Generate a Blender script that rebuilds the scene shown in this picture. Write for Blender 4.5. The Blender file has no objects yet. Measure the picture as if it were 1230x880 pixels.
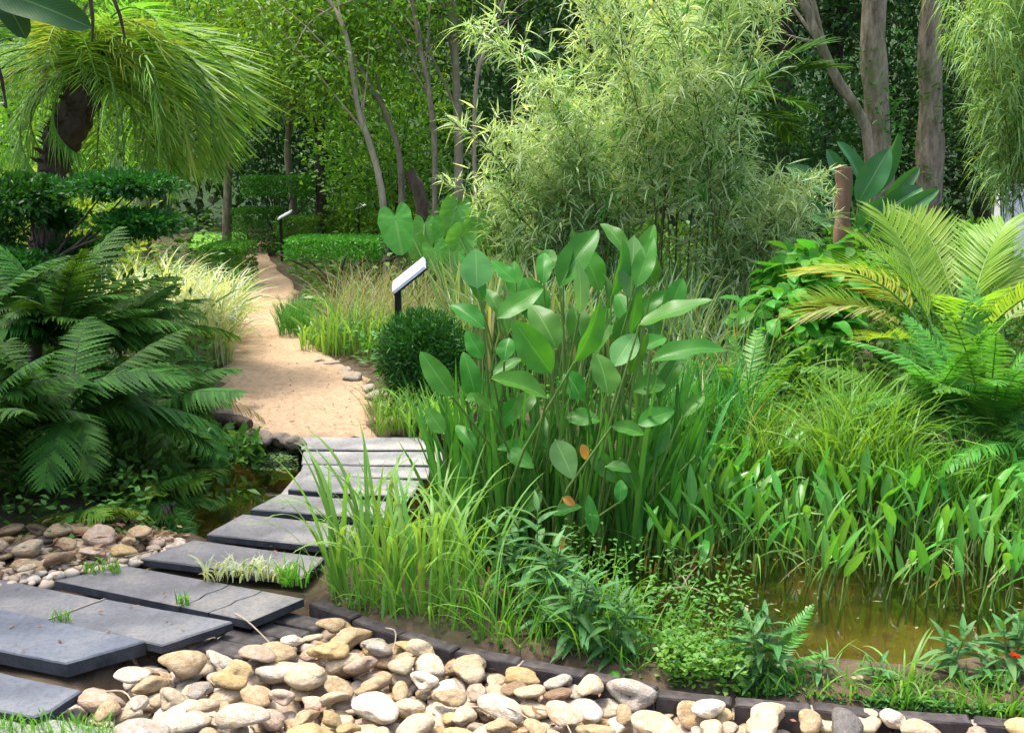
import bpy, math, time
import numpy as np
from mathutils import Matrix, Vector
T00 = time.time()
SC = bpy.context.scene
COL = SC.collection
rng = np.random.default_rng(11)
PI = math.pi
R = math.radians

# ------------------------------------------------------------------ camera
CAM_H, FPX, PW, PH, V0 = 1.6, 1320.0, 1230.0, 880.0, 190.0
PITCH = math.atan((PH / 2 - V0) / FPX)
cd = bpy.data.cameras.new('camera'); cam = bpy.data.objects.new('camera', cd); COL.objects.link(cam)
cam.location = (0, 0, CAM_H); cam.rotation_euler = (PI / 2 - PITCH, 0, 0)
cd.sensor_width = 36.0; cd.lens = 36.0 * FPX / PW; cd.clip_start = 0.05; cd.clip_end = 500
SC.camera = cam

def ray(u, v):
    a, b = (u - PW / 2) / FPX, -(v - PH / 2) / FPX
    c, s = math.cos(PITCH), math.sin(PITCH)
    return np.array([a, c + b * s, -s + b * c])
def G(u, v, z=0.0):                       # the point of level z seen at a place of the photograph
    d = ray(u, v); t = (z - CAM_H) / d[2]
    return np.array([0, 0, CAM_H]) + d * t
def A(u, v, Y):                           # the point at ground distance Y
    d = ray(u, v); return np.array([0, 0, CAM_H]) + d * (Y / d[1])
def PROJ(p):
    c, s = math.cos(PITCH), math.sin(PITCH)
    x, y, z = p[0], p[1], p[2] - CAM_H
    f = y * c - z * s
    return PW / 2 + FPX * x / f, PH / 2 - FPX * (y * s + z * c) / f

# ------------------------------------------------------------------ world, sun, exposure
SUN_EL, SUN_AZ = R(71), R(-62)            # azimuth from +Y towards +X
w = bpy.data.worlds.new('World'); SC.world = w; w.use_nodes = True
nt = w.node_tree; bg = nt.nodes['Background']
sky = nt.nodes.new('ShaderNodeTexSky'); sky.sky_type = 'NISHITA'; sky.sun_disc = False
sky.sun_elevation = SUN_EL; sky.sun_rotation = SUN_AZ
sky.dust_density = 5.0; sky.air_density = 1.0
nt.links.new(sky.outputs[0], bg.inputs[0]); bg.inputs[1].default_value = 0.15
sd = bpy.data.lights.new('sun', 'SUN'); so = bpy.data.objects.new('sun', sd); COL.objects.link(so)
sd.energy = 1.5; sd.angle = R(10); sd.color = (1.0, 0.955, 0.87)
tosun = Vector((math.sin(SUN_AZ) * math.cos(SUN_EL), math.cos(SUN_AZ) * math.cos(SUN_EL), math.sin(SUN_EL)))
so.rotation_euler = tosun.to_track_quat('Z', 'Y').to_euler(); so.location = (0, 0, 30)
SC.view_settings.view_transform = 'Standard'; SC.view_settings.look = 'None'
SC.view_settings.exposure = 1.7; SC.view_settings.gamma = 1.0
SC.cycles.max_bounces = 7; SC.cycles.diffuse_bounces = 4; SC.cycles.transparent_max_bounces = 8
SC.cycles.transmission_bounces = 5; SC.cycles.caustics_reflective = False; SC.cycles.caustics_refractive = False

# ------------------------------------------------------------------ helpers: meshes
def nrm(a):
    return a / np.maximum(np.linalg.norm(a, axis=-1, keepdims=True), 1e-9)

class Geo:
    def __init__(s):
        s.v = []; s.q = []; s.t = []; s.tq = []; s.tt = []; s.ac = []; s.al = []; s.mq = []; s.mt = []; s.n = 0
    def add(s, v, q=None, t=None, tone=0.5, ac=None, al=None, mi=0):
        v = np.asarray(v, float).reshape(-1, 3); n = len(v); s.v.append(v)
        s.ac.append(np.zeros(n) if ac is None else np.asarray(ac, float).reshape(-1))
        s.al.append(np.zeros(n) if al is None else np.asarray(al, float).reshape(-1))
        for f, lst, tl, ml in ((q, s.q, s.tq, s.mq), (t, s.t, s.tt, s.mt)):
            if f is not None and len(f):
                f = np.asarray(f, np.int64); lst.append(f + s.n)
                tl.append(np.broadcast_to(np.asarray(tone, float).reshape(-1), (len(f),)) if np.ndim(tone) == 0 or len(np.atleast_1d(tone)) in (1, len(f))
                          else np.resize(tone, len(f)))
                ml.append(np.full(len(f), mi))
        s.n += n
        return s
    def mesh(s, name, mats, smooth=True):
        me = bpy.data.meshes.new(name)
        v = np.concatenate(s.v) if s.v else np.zeros((0, 3))
        q = np.concatenate(s.q) if s.q else np.zeros((0, 4), np.int64)
        t = np.concatenate(s.t) if s.t else np.zeros((0, 3), np.int64)
        me.vertices.add(len(v)); me.vertices.foreach_set('co', v.astype(np.float32).ravel())
        nl = q.size + t.size; me.loops.add(nl); me.polygons.add(len(q) + len(t))
        me.loops.foreach_set('vertex_index', np.concatenate([q.ravel(), t.ravel()]).astype(np.int32))
        st = np.concatenate([np.arange(len(q)) * 4, q.size + np.arange(len(t)) * 3]).astype(np.int32)
        me.polygons.foreach_set('loop_start', st)
        mi = np.concatenate(s.mq + s.mt) if (s.mq or s.mt) else np.zeros(0)
        me.polygons.foreach_set('material_index', mi.astype(np.int32))
        me.polygons.foreach_set('use_smooth', np.full(len(q) + len(t), smooth))
        for m in (mats if isinstance(mats, (list, tuple)) else [mats]): me.materials.append(m)
        me.update(calc_edges=True)
        tone = np.concatenate(s.tq + s.tt) if (s.tq or s.tt) else np.zeros(0)
        a = me.attributes.new('tone', 'FLOAT', 'FACE'); a.data.foreach_set('value', tone.astype(np.float32))
        a = me.attributes.new('across', 'FLOAT', 'POINT'); a.data.foreach_set('value', np.concatenate(s.ac).astype(np.float32))
        a = me.attributes.new('along', 'FLOAT', 'POINT'); a.data.foreach_set('value', np.concatenate(s.al).astype(np.float32))
        return me

def link(name, me, parent=None, M=None, kind=None):
    o = bpy.data.objects.new(name, me); COL.objects.link(o)
    if parent is not None:
        o.parent = parent
        if M is not None: o.matrix_basis = parent.matrix_basis.inverted() @ M
    elif M is not None: o.matrix_basis = M
    if kind: o['kind'] = kind
    return o
def thing(name, label, cat, loc=(0, 0, 0), group=None, me=None, kind=None):
    o = bpy.data.objects.new(name, me); COL.objects.link(o)
    o.matrix_basis = Matrix.Translation(Vector([float(x) for x in loc]))
    o['label'] = label; o['category'] = cat
    if group: o['group'] = group
    if kind: o['kind'] = kind
    return o
def local(name, me, parent, kind=None):   # mesh already built about the parent's base
    return link(name, me, parent, parent.matrix_basis.copy(), kind)
def sub(name, me, parent):
    o = bpy.data.objects.new(name, me); COL.objects.link(o); o.parent = parent; return o
def frame(loc, y, z, sx=1, sy=1, sz=1):   # matrix with local Y along y, local Z towards z
    y = Vector([float(a) for a in y]).normalized(); z = Vector([float(a) for a in z])
    x = y.cross(z)
    if x.length < 1e-6: x = y.cross(Vector((0.3, 0.9, 0.1)))
    x.normalize(); z = x.cross(y)
    M = Matrix((x * sx, y * sy, z * sz)).transposed().to_4x4(); M.translation = Vector([float(a) for a in loc]); return M
def copy_tree(o, parent=None):
    c = o.copy(); COL.objects.link(c)
    if parent is not None: c.parent = parent
    for ch in list(o.children): copy_tree(ch, c)
    return c

def ribbons(g, P, W, S, N=None, fold=0.0, cols=2, tone=None, mi=0):
    n, k = P.shape[:2]; S = nrm(S)
    if cols == 2: pos = [-1, 1]
    elif cols == 3: pos = [-1, 0, 1]
    else: pos = list(np.linspace(-1, 1, cols))
    c = len(pos); V = np.zeros((n, k, c, 3))
    for i, a in enumerate(pos):
        V[:, :, i] = P + S * (W * a)[..., None]
        if N is not None and fold: V[:, :, i] += N * (W * abs(a) * fold)[..., None]
    idx = np.arange(n * k * c).reshape(n, k, c)
    q = np.stack([idx[:, :-1, :-1], idx[:, :-1, 1:], idx[:, 1:, 1:], idx[:, 1:, :-1]], -1).reshape(-1, 4)
    if tone is None: tone = rng.random(n)
    tf = np.repeat(np.broadcast_to(tone, (n,)), (k - 1) * (c - 1))
    ac = np.broadcast_to(np.array(pos), (n, k, c)); al = np.broadcast_to(np.linspace(0, 1, k)[None, :, None], (n, k, c))
    g.add(V, q=q, tone=tf, ac=ac, al=al, mi=mi)

PROF = {
    'grass': lambda t: np.clip(0.55 + 1.1 * t, 0, 1) * (1 - t ** 2.6) ** 0.8,
    'iris': lambda t: np.clip(0.8 + .4 * t, 0, 1) * (1 - t ** 5) ** 0.9,
    'lance': lambda t: np.sin(PI * np.clip(t, 0, 1) ** 0.75) ** 0.85 * 0.97 + 0.03 * (1 - t),
    'bamboo': lambda t: np.clip(t * 6, 0.15, 1) * (1 - t ** 1.7) ** 0.9,
}
def curve(base, az, lean, bend, L, K, pw=1.5):
    n = len(base); t = np.linspace(0, 1, K)
    th = lean[:, None] + bend[:, None] * t[None] ** pw
    d = np.stack([np.sin(th) * np.cos(az)[:, None], np.sin(th) * np.sin(az)[:, None], np.cos(th)], -1)
    st = (d[:, :-1] + d[:, 1:]) / 2 * (L / (K - 1))[:, None, None]
    P = np.concatenate([base[:, None], base[:, None] + np.cumsum(st, 1)], 1)
    return P, d
def blades(g, base, az, lean, bend, L, W, K=6, prof='grass', cols=2, fold=0.0, twist=0.5, tone=None, pw=1.5, mi=0):
    base = np.asarray(base, float); n = len(base)
    f = lambda a: np.broadcast_to(np.asarray(a, float), (n,))
    az, lean, bend, L, W = map(f, (az, lean, bend, L, W))
    P, d = curve(base, az, lean, bend, L, K, pw)
    s = np.stack([-np.sin(az), np.cos(az), 0 * az], -1)[:, None] + 0 * d
    nn = np.cross(s, d)
    tw = (rng.normal(0, 1, n) * twist)[:, None, None] * (0.35 + np.linspace(0, 1, K))[None, :, None]
    s2 = s * np.cos(tw) + nn * np.sin(tw); nn = nrm(np.cross(s2, d))
    wp = PROF[prof](np.linspace(0, 1, K))
    ribbons(g, P, W[:, None] * wp[None], s2, nn, fold, cols, tone, mi)
def leaves(g, pos, d, L, W, up=(0, 0, 1), jit=0.7, fold=0.25, tone=None, K=0, droop=0.25, mi=0):
    pos = np.asarray(pos, float); n = len(pos); d = nrm(d)
    L = np.broadcast_to(L, (n,)); W = np.broadcast_to(W, (n,))
    u = np.array(up, float) + rng.normal(0, jit, (n, 3)); s = nrm(np.cross(d, u)); nn = np.cross(s, d)
    if tone is None: tone = rng.random(n)
    if K:
        t = np.linspace(0, 1, K)
        P = pos[:, None] + d[:, None] * (L[:, None] * t)[..., None] + np.array([0, 0, -1.]) * (L[:, None] * droop * t ** 2)[..., None]
        wp = PROF['lance'](t)
        ribbons(g, P, W[:, None] * wp[None], s[:, None] + 0 * P, nn[:, None] + 0 * P, fold, 3 if fold else 2, tone, mi); return
    m = pos + d * (L * 0.45)[:, None]
    V = np.stack([pos, m - s * W[:, None] + nn * (W * fold)[:, None], pos + d * L[:, None] - np.array([0, 0, 1.]) * (L * droop)[:, None] * .4,
                  m + s * W[:, None] + nn * (W * fold)[:, None]], 1)
    i = np.arange(n)[:, None] * 4
    tri = np.concatenate([i + np.array([[0, 2, 1]]), i + np.array([[0, 3, 2]])])
    ac = np.tile(np.array([0, -1, 0, 1.]), n); al = np.tile(np.array([0, .45, 1, .45]), n)
    g.add(V, t=tri, tone=np.concatenate([tone, tone]), ac=ac, al=al, mi=mi)
def tube(g, pts, rad, n=6, tone=0.5, mi=0, cap=True):
    pts = np.asarray(pts, float); k = len(pts); rad = np.broadcast_to(rad, (k,))
    d = nrm(np.gradient(pts, axis=0)); ref = np.array([0, 0, 1.]) if abs(d[0][2]) < .8 else np.array([1., 0, 0])
    V = []
    s = nrm(np.cross(d[0], ref))
    for i in range(k):
        s = nrm(s - d[i] * (s @ d[i])); b = np.cross(d[i], s)
        a = np.arange(n) / n * 2 * PI
        V.append(pts[i] + rad[i] * (np.cos(a)[:, None] * s + np.sin(a)[:, None] * b))
    V = np.concatenate(V); j = np.arange(n); j2 = (j + 1) % n
    q = np.concatenate([np.stack([i * n + j, i * n + j2, (i + 1) * n + j2, (i + 1) * n + j], -1) for i in range(k - 1)])
    al = np.repeat(np.linspace(0, 1, k), n)
    g.add(V, q=q, tone=tone, al=al, mi=mi)
    if cap:
        c = pts[-1]; g.add(np.vstack([V[-n:], c]), t=np.stack([j, j2, np.full(n, n)], -1), tone=tone, mi=mi)
def spline(pts, k):
    pts = np.asarray(pts, float); n = len(pts)
    P = np.vstack([2 * pts[0] - pts[1], pts, 2 * pts[-1] - pts[-2]]); out = []
    for u in np.linspace(0, n - 1, k):
        i = min(int(u), n - 2); t = u - i; a, b, c, d = P[i:i + 4]
        out.append(.5 * (2 * b + (c - a) * t + (2 * a - 5 * b + 4 * c - d) * t * t + (3 * b - a - 3 * c + d) * t ** 3))
    return np.array(out)
def inpoly(x, y, poly):
    c = np.zeros(np.shape(x), bool); n = len(poly)
    for i in range(n):
        x1, y1 = poly[i][:2]; x2, y2 = poly[(i + 1) % n][:2]
        k = ((y1 > y) != (y2 > y)) & (x < (x2 - x1) * (y - y1) / (y2 - y1 + 1e-12) + x1); c ^= k
    return c
def dpoly(x, y, poly, closed=True):
    d = np.full(np.shape(x), 1e9); n = len(poly)
    for i in range(n if closed else n - 1):
        a = np.array(poly[i][:2]); b = np.array(poly[(i + 1) % n][:2]); e = b - a
        t = np.clip(((x - a[0]) * e[0] + (y - a[1]) * e[1]) / (e @ e + 1e-12), 0, 1)
        d = np.minimum(d, np.hypot(x - a[0] - t * e[0], y - a[1] - t * e[1]))
    return d
def sphdir(n, zmin=-1.0):
    z = rng.uniform(zmin, 1, n); a = rng.uniform(0, 2 * PI, n); r = np.sqrt(1 - z * z)
    return np.stack([r * np.cos(a), r * np.sin(a), z], -1)
def inside_random(poly, n, scale=1):
    p = np.array([q[:2] for q in poly]); lo, hi = p.min(0), p.max(0); out = np.zeros((0, 2))
    while len(out) < n:
        c = rng.uniform(lo, hi, (n * 3, 2)); out = np.vstack([out, c[inpoly(c[:, 0], c[:, 1], p)]])
    return out[:n]

# ------------------------------------------------------------------ helpers: materials
def newmat(name):
    m = bpy.data.materials.new(name); m.use_nodes = True; n = m.node_tree
    for x in list(n.nodes): n.nodes.remove(x)
    return m, n, n.nodes, n.links
def mixc(n, fac, a, b, mode='MIX'):
    x = n.nodes.new('ShaderNodeMix'); x.data_type = 'RGBA'; x.blend_type = mode
    for s, v in ((x.inputs[0], fac), (x.inputs[6], a), (x.inputs[7], b)):
        if hasattr(v, 'links') or hasattr(v, 'is_linked'): n.links.new(v, s)
        else: s.default_value = v if not isinstance(v, tuple) else (*v, 1)
    return x.outputs[2]
def math_(n, op, a, b=None, c=None, clamp=False):
    x = n.nodes.new('ShaderNodeMath'); x.operation = op; x.use_clamp = clamp
    for i, v in enumerate((a, b, c)):
        if v is None: continue
        if hasattr(v, 'is_linked'): n.links.new(v, x.inputs[i])
        else: x.inputs[i].default_value = v
    return x.outputs[0]
def attr(n, name):
    a = n.nodes.new('ShaderNodeAttribute'); a.attribute_name = name; return a.outputs['Fac']
def noise(n, scale, detail=3, rough=.6, vec='Object', dist=0):
    tc = n.nodes.new('ShaderNodeTexCoord'); t = n.nodes.new('ShaderNodeTexNoise')
    n.links.new(tc.outputs[vec], t.inputs['Vector']); t.inputs['Scale'].default_value = scale
    t.inputs['Detail'].default_value = detail; t.inputs['Roughness'].default_value = rough; t.inputs['Distortion'].default_value = dist
    return t.outputs['Fac']
def ramp(n, fac, stops, interp='LINEAR'):
    r = n.nodes.new('ShaderNodeValToRGB'); e = r.color_ramp.elements; r.color_ramp.interpolation = interp
    while len(e) < len(stops): e.new(0.5)
    for x, (p, c) in zip(e, stops): x.position = p; x.color = (*c, 1) if len(c) == 3 else c
    n.links.new(fac, r.inputs[0]); return r.outputs[0]
def bump(n, h, strength=.3, dist=.01):
    b = n.nodes.new('ShaderNodeBump'); b.inputs['Strength'].default_value = strength; b.inputs['Distance'].default_value = dist
    n.links.new(h, b.inputs['Height']); return b.outputs[0]
def leafmat(name, c1, c2, trans=.35, rough=.46, stripe=None, smin=.5, rib=None, veins=0, spec=.24, tip=None, tipat=.7, var=.25, tt=(1.5, 1.35, .55), smix=1.0, nscale=5, vk=.15):
    m, n, N, L = newmat(name)
    col = mixc(n, attr(n, 'tone'), c1, c2)
    if stripe:
        ab = math_(n, 'ABSOLUTE', attr(n, 'across'))
        k = math_(n, 'MULTIPLY', math_(n, 'SMOOTH_MIN', math_(n, 'MULTIPLY', math_(n, 'SUBTRACT', ab, smin), 5.0, clamp=True), 1.0, .1), smix)
        col = mixc(n, math_(n, 'MULTIPLY', k, math_(n, 'GREATER_THAN', attr(n, 'tone'), .12)), col, stripe)
    nz = noise(n, nscale, 2)
    oi = N.new('ShaderNodeObjectInfo')
    f = math_(n, 'ADD', math_(n, 'MULTIPLY', nz, var * 1.6), math_(n, 'MULTIPLY_ADD', oi.outputs['Random'], var, 1 - var * 1.3))
    hsv = N.new('ShaderNodeHueSaturation'); L.new(col, hsv.inputs['Color']); L.new(f, hsv.inputs['Value'])
    hsv.inputs['Hue'].default_value = .5
    L.new(math_(n, 'MULTIPLY_ADD', oi.outputs['Random'], .03, .485), hsv.inputs['Hue'])
    col = hsv.outputs[0]
    if tip:
        k = math_(n, 'MULTIPLY', math_(n, 'SUBTRACT', math_(n, 'MULTIPLY_ADD', nz, .3, attr(n, 'along')), tipat + .15), 4.0, clamp=True)
        col = mixc(n, k, col, tip)
    h = None
    if rib or veins:
        ab = math_(n, 'ABSOLUTE', attr(n, 'across'))
        if rib:
            k = math_(n, 'SUBTRACT', 1.0, math_(n, 'MULTIPLY', ab, 14.0), clamp=True)
            col = mixc(n, math_(n, 'MULTIPLY', k, .8), col, rib)
        if veins:
            s = math_(n, 'SINE', math_(n, 'MULTIPLY', math_(n, 'SUBTRACT', attr(n, 'along'), math_(n, 'MULTIPLY', ab, .18)), veins * 6.28))
            h = math_(n, 'MULTIPLY_ADD', s, .5, .5)
            col = mixc(n, math_(n, 'MULTIPLY', math_(n, 'POWER', h, 6.0), vk), col, rib or c2)
    p = N.new('ShaderNodeBsdfPrincipled'); L.new(col, p.inputs['Base Color']); p.inputs['Roughness'].default_value = rough
    p.inputs['Specular IOR Level'].default_value = spec
    if h is not None: L.new(bump(n, h, .10, .003), p.inputs['Normal'])
    tr = N.new('ShaderNodeBsdfTranslucent'); L.new(mixc(n, 1.0, col, tt, 'MULTIPLY'), tr.inputs['Color'])
    mx = N.new('ShaderNodeMixShader'); mx.inputs[0].default_value = trans
    L.new(p.outputs[0], mx.inputs[1]); L.new(tr.outputs[0], mx.inputs[2])
    o = N.new('ShaderNodeOutputMaterial'); L.new(mx.outputs[0], o.inputs[0]); return m
def solidmat(name, c1, c2, scale=8, rough=.8, bs=.4, bd=.01, detail=6, c3=None, s3=2.0, spec=.3, stretch=None, usecol=False, speck=0, ss=40):
    m, n, N, L = newmat(name)
    tc = N.new('ShaderNodeTexCoord'); mp = N.new('ShaderNodeMapping'); L.new(tc.outputs['Object'], mp.inputs[0])
    if stretch: mp.inputs['Scale'].default_value = stretch
    def nz(s, d):
        t = N.new('ShaderNodeTexNoise'); L.new(mp.outputs[0], t.inputs['Vector']); t.inputs['Scale'].default_value = s
        t.inputs['Detail'].default_value = d; t.inputs['Roughness'].default_value = .65; return t.outputs['Fac']
    f = nz(scale, detail)
    k = math_(n, 'MULTIPLY', math_(n, 'SUBTRACT', f, .32), 2.8, clamp=True)
    col = mixc(n, k, c1, c2)
    if c3: col = mixc(n, math_(n, 'MULTIPLY', math_(n, 'SUBTRACT', nz(s3, 4), .52), 6.0, clamp=True), col, c3)
    if speck:
        kk = math_(n, 'MULTIPLY', math_(n, 'SUBTRACT', nz(ss, 3), .48), 7.0, clamp=True); col = mixc(n, math_(n, 'MULTIPLY', kk, speck), col, tuple(x * .45 for x in c1))
    if usecol:
        oi = N.new('ShaderNodeObjectInfo'); col = mixc(n, 1.0, col, oi.outputs['Color'], 'MULTIPLY')
    p = N.new('ShaderNodeBsdfPrincipled'); L.new(col, p.inputs['Base Color']); p.inputs['Roughness'].default_value = rough
    p.inputs['Specular IOR Level'].default_value = spec
    L.new(bump(n, f, bs, bd), p.inputs['Normal'])
    o = N.new('ShaderNodeOutputMaterial'); L.new(p.outputs[0], o.inputs[0]); return m

M = {}
M['soil'] = solidmat('soil', (.05, .034, .02), (.12, .085, .05), 9, .95, .7, .03, c3=(.05, .07, .02), s3=1.3)
M['woodfloor'] = solidmat('woodland floor', (.012, .035, .008), (.03, .07, .016), 2, .95, 1, .1)
M['sand'] = solidmat('path sand', (.28, .185, .105), (.45, .33, .21), 30, .95, .9, .012, c3=(.24, .16, .095), s3=1.8, detail=12)
M['pondbed'] = solidmat('pond bed', (.25, .165, .07), (.40, .28, .125), 5, .95, .5, .02, c3=(.06, .07, .02), s3=2.2)
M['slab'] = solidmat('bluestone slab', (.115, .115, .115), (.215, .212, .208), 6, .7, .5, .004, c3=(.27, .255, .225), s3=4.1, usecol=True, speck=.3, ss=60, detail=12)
M['slabedge'] = solidmat('slab edge', (.02, .022, .026), (.06, .062, .068), 14, .8, .8, .006)  # near-black side faces: wet look and shade put into the colour
M['brick'] = solidmat('dark brick', (.022, .02, .02), (.07, .062, .058), 22, .75, .7, .004, c3=(.11, .085, .07), s3=6, usecol=True)
M['mortar'] = solidmat('mortar', (.22, .2, .17), (.34, .31, .26), 40, .9, .6, .003)
M['pebble'] = solidmat('river pebble', (.5, .45, .38), (1.0, .98, .95), 2.6, .75, .5, .03, c3=(.75, .56, .34), s3=1.8, usecol=True, speck=.35, ss=12, detail=10)
M['gravel'] = leafmat('gravel', (.36, .28, .19), (.58, .51, .40), .0, .8)
M['concrete'] = solidmat('concrete', (.2, .195, .18), (.34, .33, .3), 14, .9, .4, .004)
M['bark'] = solidmat('grey bark', (.09, .07, .045), (.40, .33, .22), 11, .9, 1.0, .05, stretch=(1, 1, .3), c3=(.11, .14, .05), s3=2.5, detail=12)
M['barkpale'] = solidmat('pale bark', (.20, .16, .10), (.46, .38, .27), 14, .9, .7, .01, stretch=(1, 1, .3))
M['barkdark'] = solidmat('dark bark', (.03, .022, .016), (.10, .075, .055), 14, .95, 1.0, .02, stretch=(1, 1, .4))
M['stem'] = leafmat('green stem', (.10, .22, .04), (.17, .30, .07), .1, .5)
M['wood'] = solidmat('post wood', (.16, .085, .05), (.33, .21, .14), 10, .85, .7, .01, stretch=(1, 1, .15))
M['black'] = solidmat('black metal', (.01, .01, .011), (.016, .016, .017), 20, .4, .1, .001)
M['white'] = solidmat('white panel', (.74, .75, .76), (.8, .81, .82), 20, .35, .05, .001)
M['wall'] = solidmat('white render', (.7, .71, .73), (.8, .81, .83), 6, .9, .3, .004)
M['dead'] = leafmat('dead leaf', (.16, .085, .035), (.34, .22, .11), .15, .7)
# foliage
M['thalia'] = leafmat('arrowroot leaf', (.035, .155, .018), (.075, .26, .03), .38, .36, rib=(.14, .33, .08), veins=20, vk=.07, spec=.2, nscale=4, tip=(.26, .17, .05), tipat=.96)
M['thaliapale'] = leafmat('arrowroot leaf pale', (.11, .30, .08), (.16, .36, .11), .45, .45, rib=(.3, .5, .18), veins=20, vk=.06)
M['orange'] = leafmat('withered leaf', (.42, .20, .035), (.52, .28, .06), .3, .6)
M['lily'] = leafmat('strap leaf', (.10, .26, .04), (.22, .40, .08), .42, .38, rib=(.33, .52, .12))
M['iris'] = leafmat('sword leaf', (.04, .17, .025), (.09, .27, .05), .35, .38)
M['reed'] = leafmat('grey green reed', (.08, .20, .06), (.24, .38, .17), .35, .4)
M['reeddry'] = leafmat('dry reed', (.20, .22, .09), (.42, .40, .22), .3, .6)
M['pickerel'] = leafmat('pickerel leaf', (.07, .27, .03), (.16, .42, .07), .4, .3, spec=.35, rib=(.2, .42, .1))
M['weed'] = leafmat('lance weed leaf', (.05, .16, .04), (.115, .26, .085), .3, .5, rib=(.18, .32, .12), spec=.2)
M['cover'] = leafmat('ground cover leaf', (.045, .16, .02), (.12, .28, .05), .35, .45)
M['grass'] = leafmat('grass', (.08, .23, .02), (.18, .38, .05), .4, .45)
M['lawn'] = solidmat('lawn', (.12, .33, .03), (.2, .45, .05), 30, .9, .8, .03)
M['bamboo'] = leafmat('variegated bamboo leaf', (.055, .24, .03), (.55, .70, .33), .37, .45, var=.12, stripe=(.79, .82, .53), smin=.35, smix=.58, tt=(1.3, 1.32, .64))
M['bamboo2'] = leafmat('bamboo leaf', (.05, .19, .03), (.26, .44, .13), .4, .45, var=.15, stripe=(.5, .62, .3), smin=.4, smix=.45)
M['culm'] = leafmat('bamboo culm', (.07, .085, .025), (.12, .12, .04), .05, .45)
M['palm'] = leafmat('date palm leaflet', (.085, .24, .03), (.24, .42, .08), .45, .45, spec=.3)
M['palmold'] = leafmat('old palm leaflet', (.20, .32, .05), (.38, .42, .09), .4, .45, tip=(.45, .33, .08), tipat=.85)
M['areca'] = leafmat('areca leaflet', (.115, .28, .025), (.26, .42, .055), .45, .35)
M['arecaold'] = leafmat('yellow areca leaflet', (.20, .32, .07), (.40, .42, .16), .4, .45, tip=(.52, .42, .18), tipat=.7)
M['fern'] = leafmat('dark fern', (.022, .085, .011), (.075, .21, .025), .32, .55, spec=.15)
M['fernlight'] = leafmat('yellow fern', (.16, .30, .025), (.25, .40, .05), .4, .45)
M['swordfern'] = leafmat('sword fern', (.05, .20, .025), (.12, .34, .05), .38, .4)
M['vargrass'] = leafmat('variegated grass', (.11, .28, .06), (.50, .60, .30), .35, .45, stripe=(.74, .78, .55), smin=.2, smix=.7)
M['topiary'] = leafmat('topiary leaf', (.045, .16, .018), (.10, .29, .03), .35, .45)
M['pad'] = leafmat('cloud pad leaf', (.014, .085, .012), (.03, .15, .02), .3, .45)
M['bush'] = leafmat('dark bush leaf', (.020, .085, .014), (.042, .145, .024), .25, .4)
M['taro'] = leafmat('elephant ear leaf', (.07, .28, .05), (.12, .38, .07), .42, .35, rib=(.22, .45, .14), veins=6)
M['strel'] = leafmat('paddle leaf', (.03, .145, .04), (.055, .205, .06), .3, .3, rib=(.2, .35, .12), veins=26, spec=.5)
M['shrubb'] = leafmat('bright shrub leaf', (.06, .27, .03), (.11, .38, .05), .42, .4)
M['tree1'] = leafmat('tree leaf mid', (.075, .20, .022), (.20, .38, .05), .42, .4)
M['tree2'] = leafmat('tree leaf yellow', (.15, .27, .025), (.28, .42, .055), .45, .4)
M['tree3'] = leafmat('tree leaf dark', (.014, .055, .014), (.04, .12, .028), .3, .35)  # canopy shade of the deep wood put into the leaf colour
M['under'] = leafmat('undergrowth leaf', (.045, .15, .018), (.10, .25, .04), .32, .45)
M['red'] = leafmat('red petal', (.6, .015, .01), (.7, .03, .015), .2, .5)
M['banana'] = leafmat('banana leaf', (.02, .075, .016), (.035, .11, .022), .12, .5, veins=30, rib=(.15, .25, .06))  # shade on the hanging leaves is put into this darker colour

def watermat():
    m, n, N, L = newmat('pond water')
    tr = N.new('ShaderNodeBsdfTransparent'); tr.inputs[0].default_value = (.55, .53, .33, 1)
    gl = N.new('ShaderNodeBsdfGlossy'); gl.inputs['Roughness'].default_value = .03
    fr = N.new('ShaderNodeFresnel'); fr.inputs[0].default_value = 1.33
    b = bump(n, noise(n, 9, 2), .06, .02)
    L.new(b, gl.inputs['Normal']); L.new(b, fr.inputs['Normal'])
    mx = N.new('ShaderNodeMixShader'); L.new(math_(n, 'MULTIPLY', fr.outputs[0], 2.3, clamp=True), mx.inputs[0]); L.new(tr.outputs[0], mx.inputs[1]); L.new(gl.outputs[0], mx.inputs[2])
    o = N.new('ShaderNodeOutputMaterial'); L.new(mx.outputs[0], o.inputs[0]); return m
M['water'] = watermat()

# ------------------------------------------------------------------ setting: ground, pond, path, lawn
WZ = -0.13
POND = [G(u, v, WZ)[:2] for u, v in [(660, 715), (700, 745), (780, 775), (860, 797), (950, 803), (1075, 804), (1240, 798), (1400, 780), (1500, 640), (1250, 592),
        (1090, 588), (960, 575), (880, 560), (700, 540), (540, 528), (440, 545), (352, 543), (318, 541), (285, 548), (235, 550), (150, 590), (165, 632), (240, 655), (330, 668), (430, 690), (560, 700)]]
BED = [G(u, v, -.08)[:2] for u, v in [(60, 850), (110, 825), (180, 790), (235, 765), (300, 748), (370, 735), (410, 732), (470, 765), (540, 785), (640, 805), (740, 828),
        (830, 842), (900, 850), (1000, 860), (1195, 870), (1300, 885), (1320, 960), (700, 985), (140, 960)]]
SLABG = [[G(u, v)[:2] for u, v in q_] for q_ in ([(-110, 700), (37, 694), (280, 745), (190, 780), (98, 826), (60, 850), (-120, 850)], [(150, 676), (365, 716), (301, 748), (62, 698)], [(232, 645), (392, 667), (362, 695), (166, 669)])]
xs = np.unique(np.round(np.concatenate([np.arange(-45, -4, 1.5), np.arange(-4, 4.5, .07), np.arange(4.5, 46, 1.5)]), 3))
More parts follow.
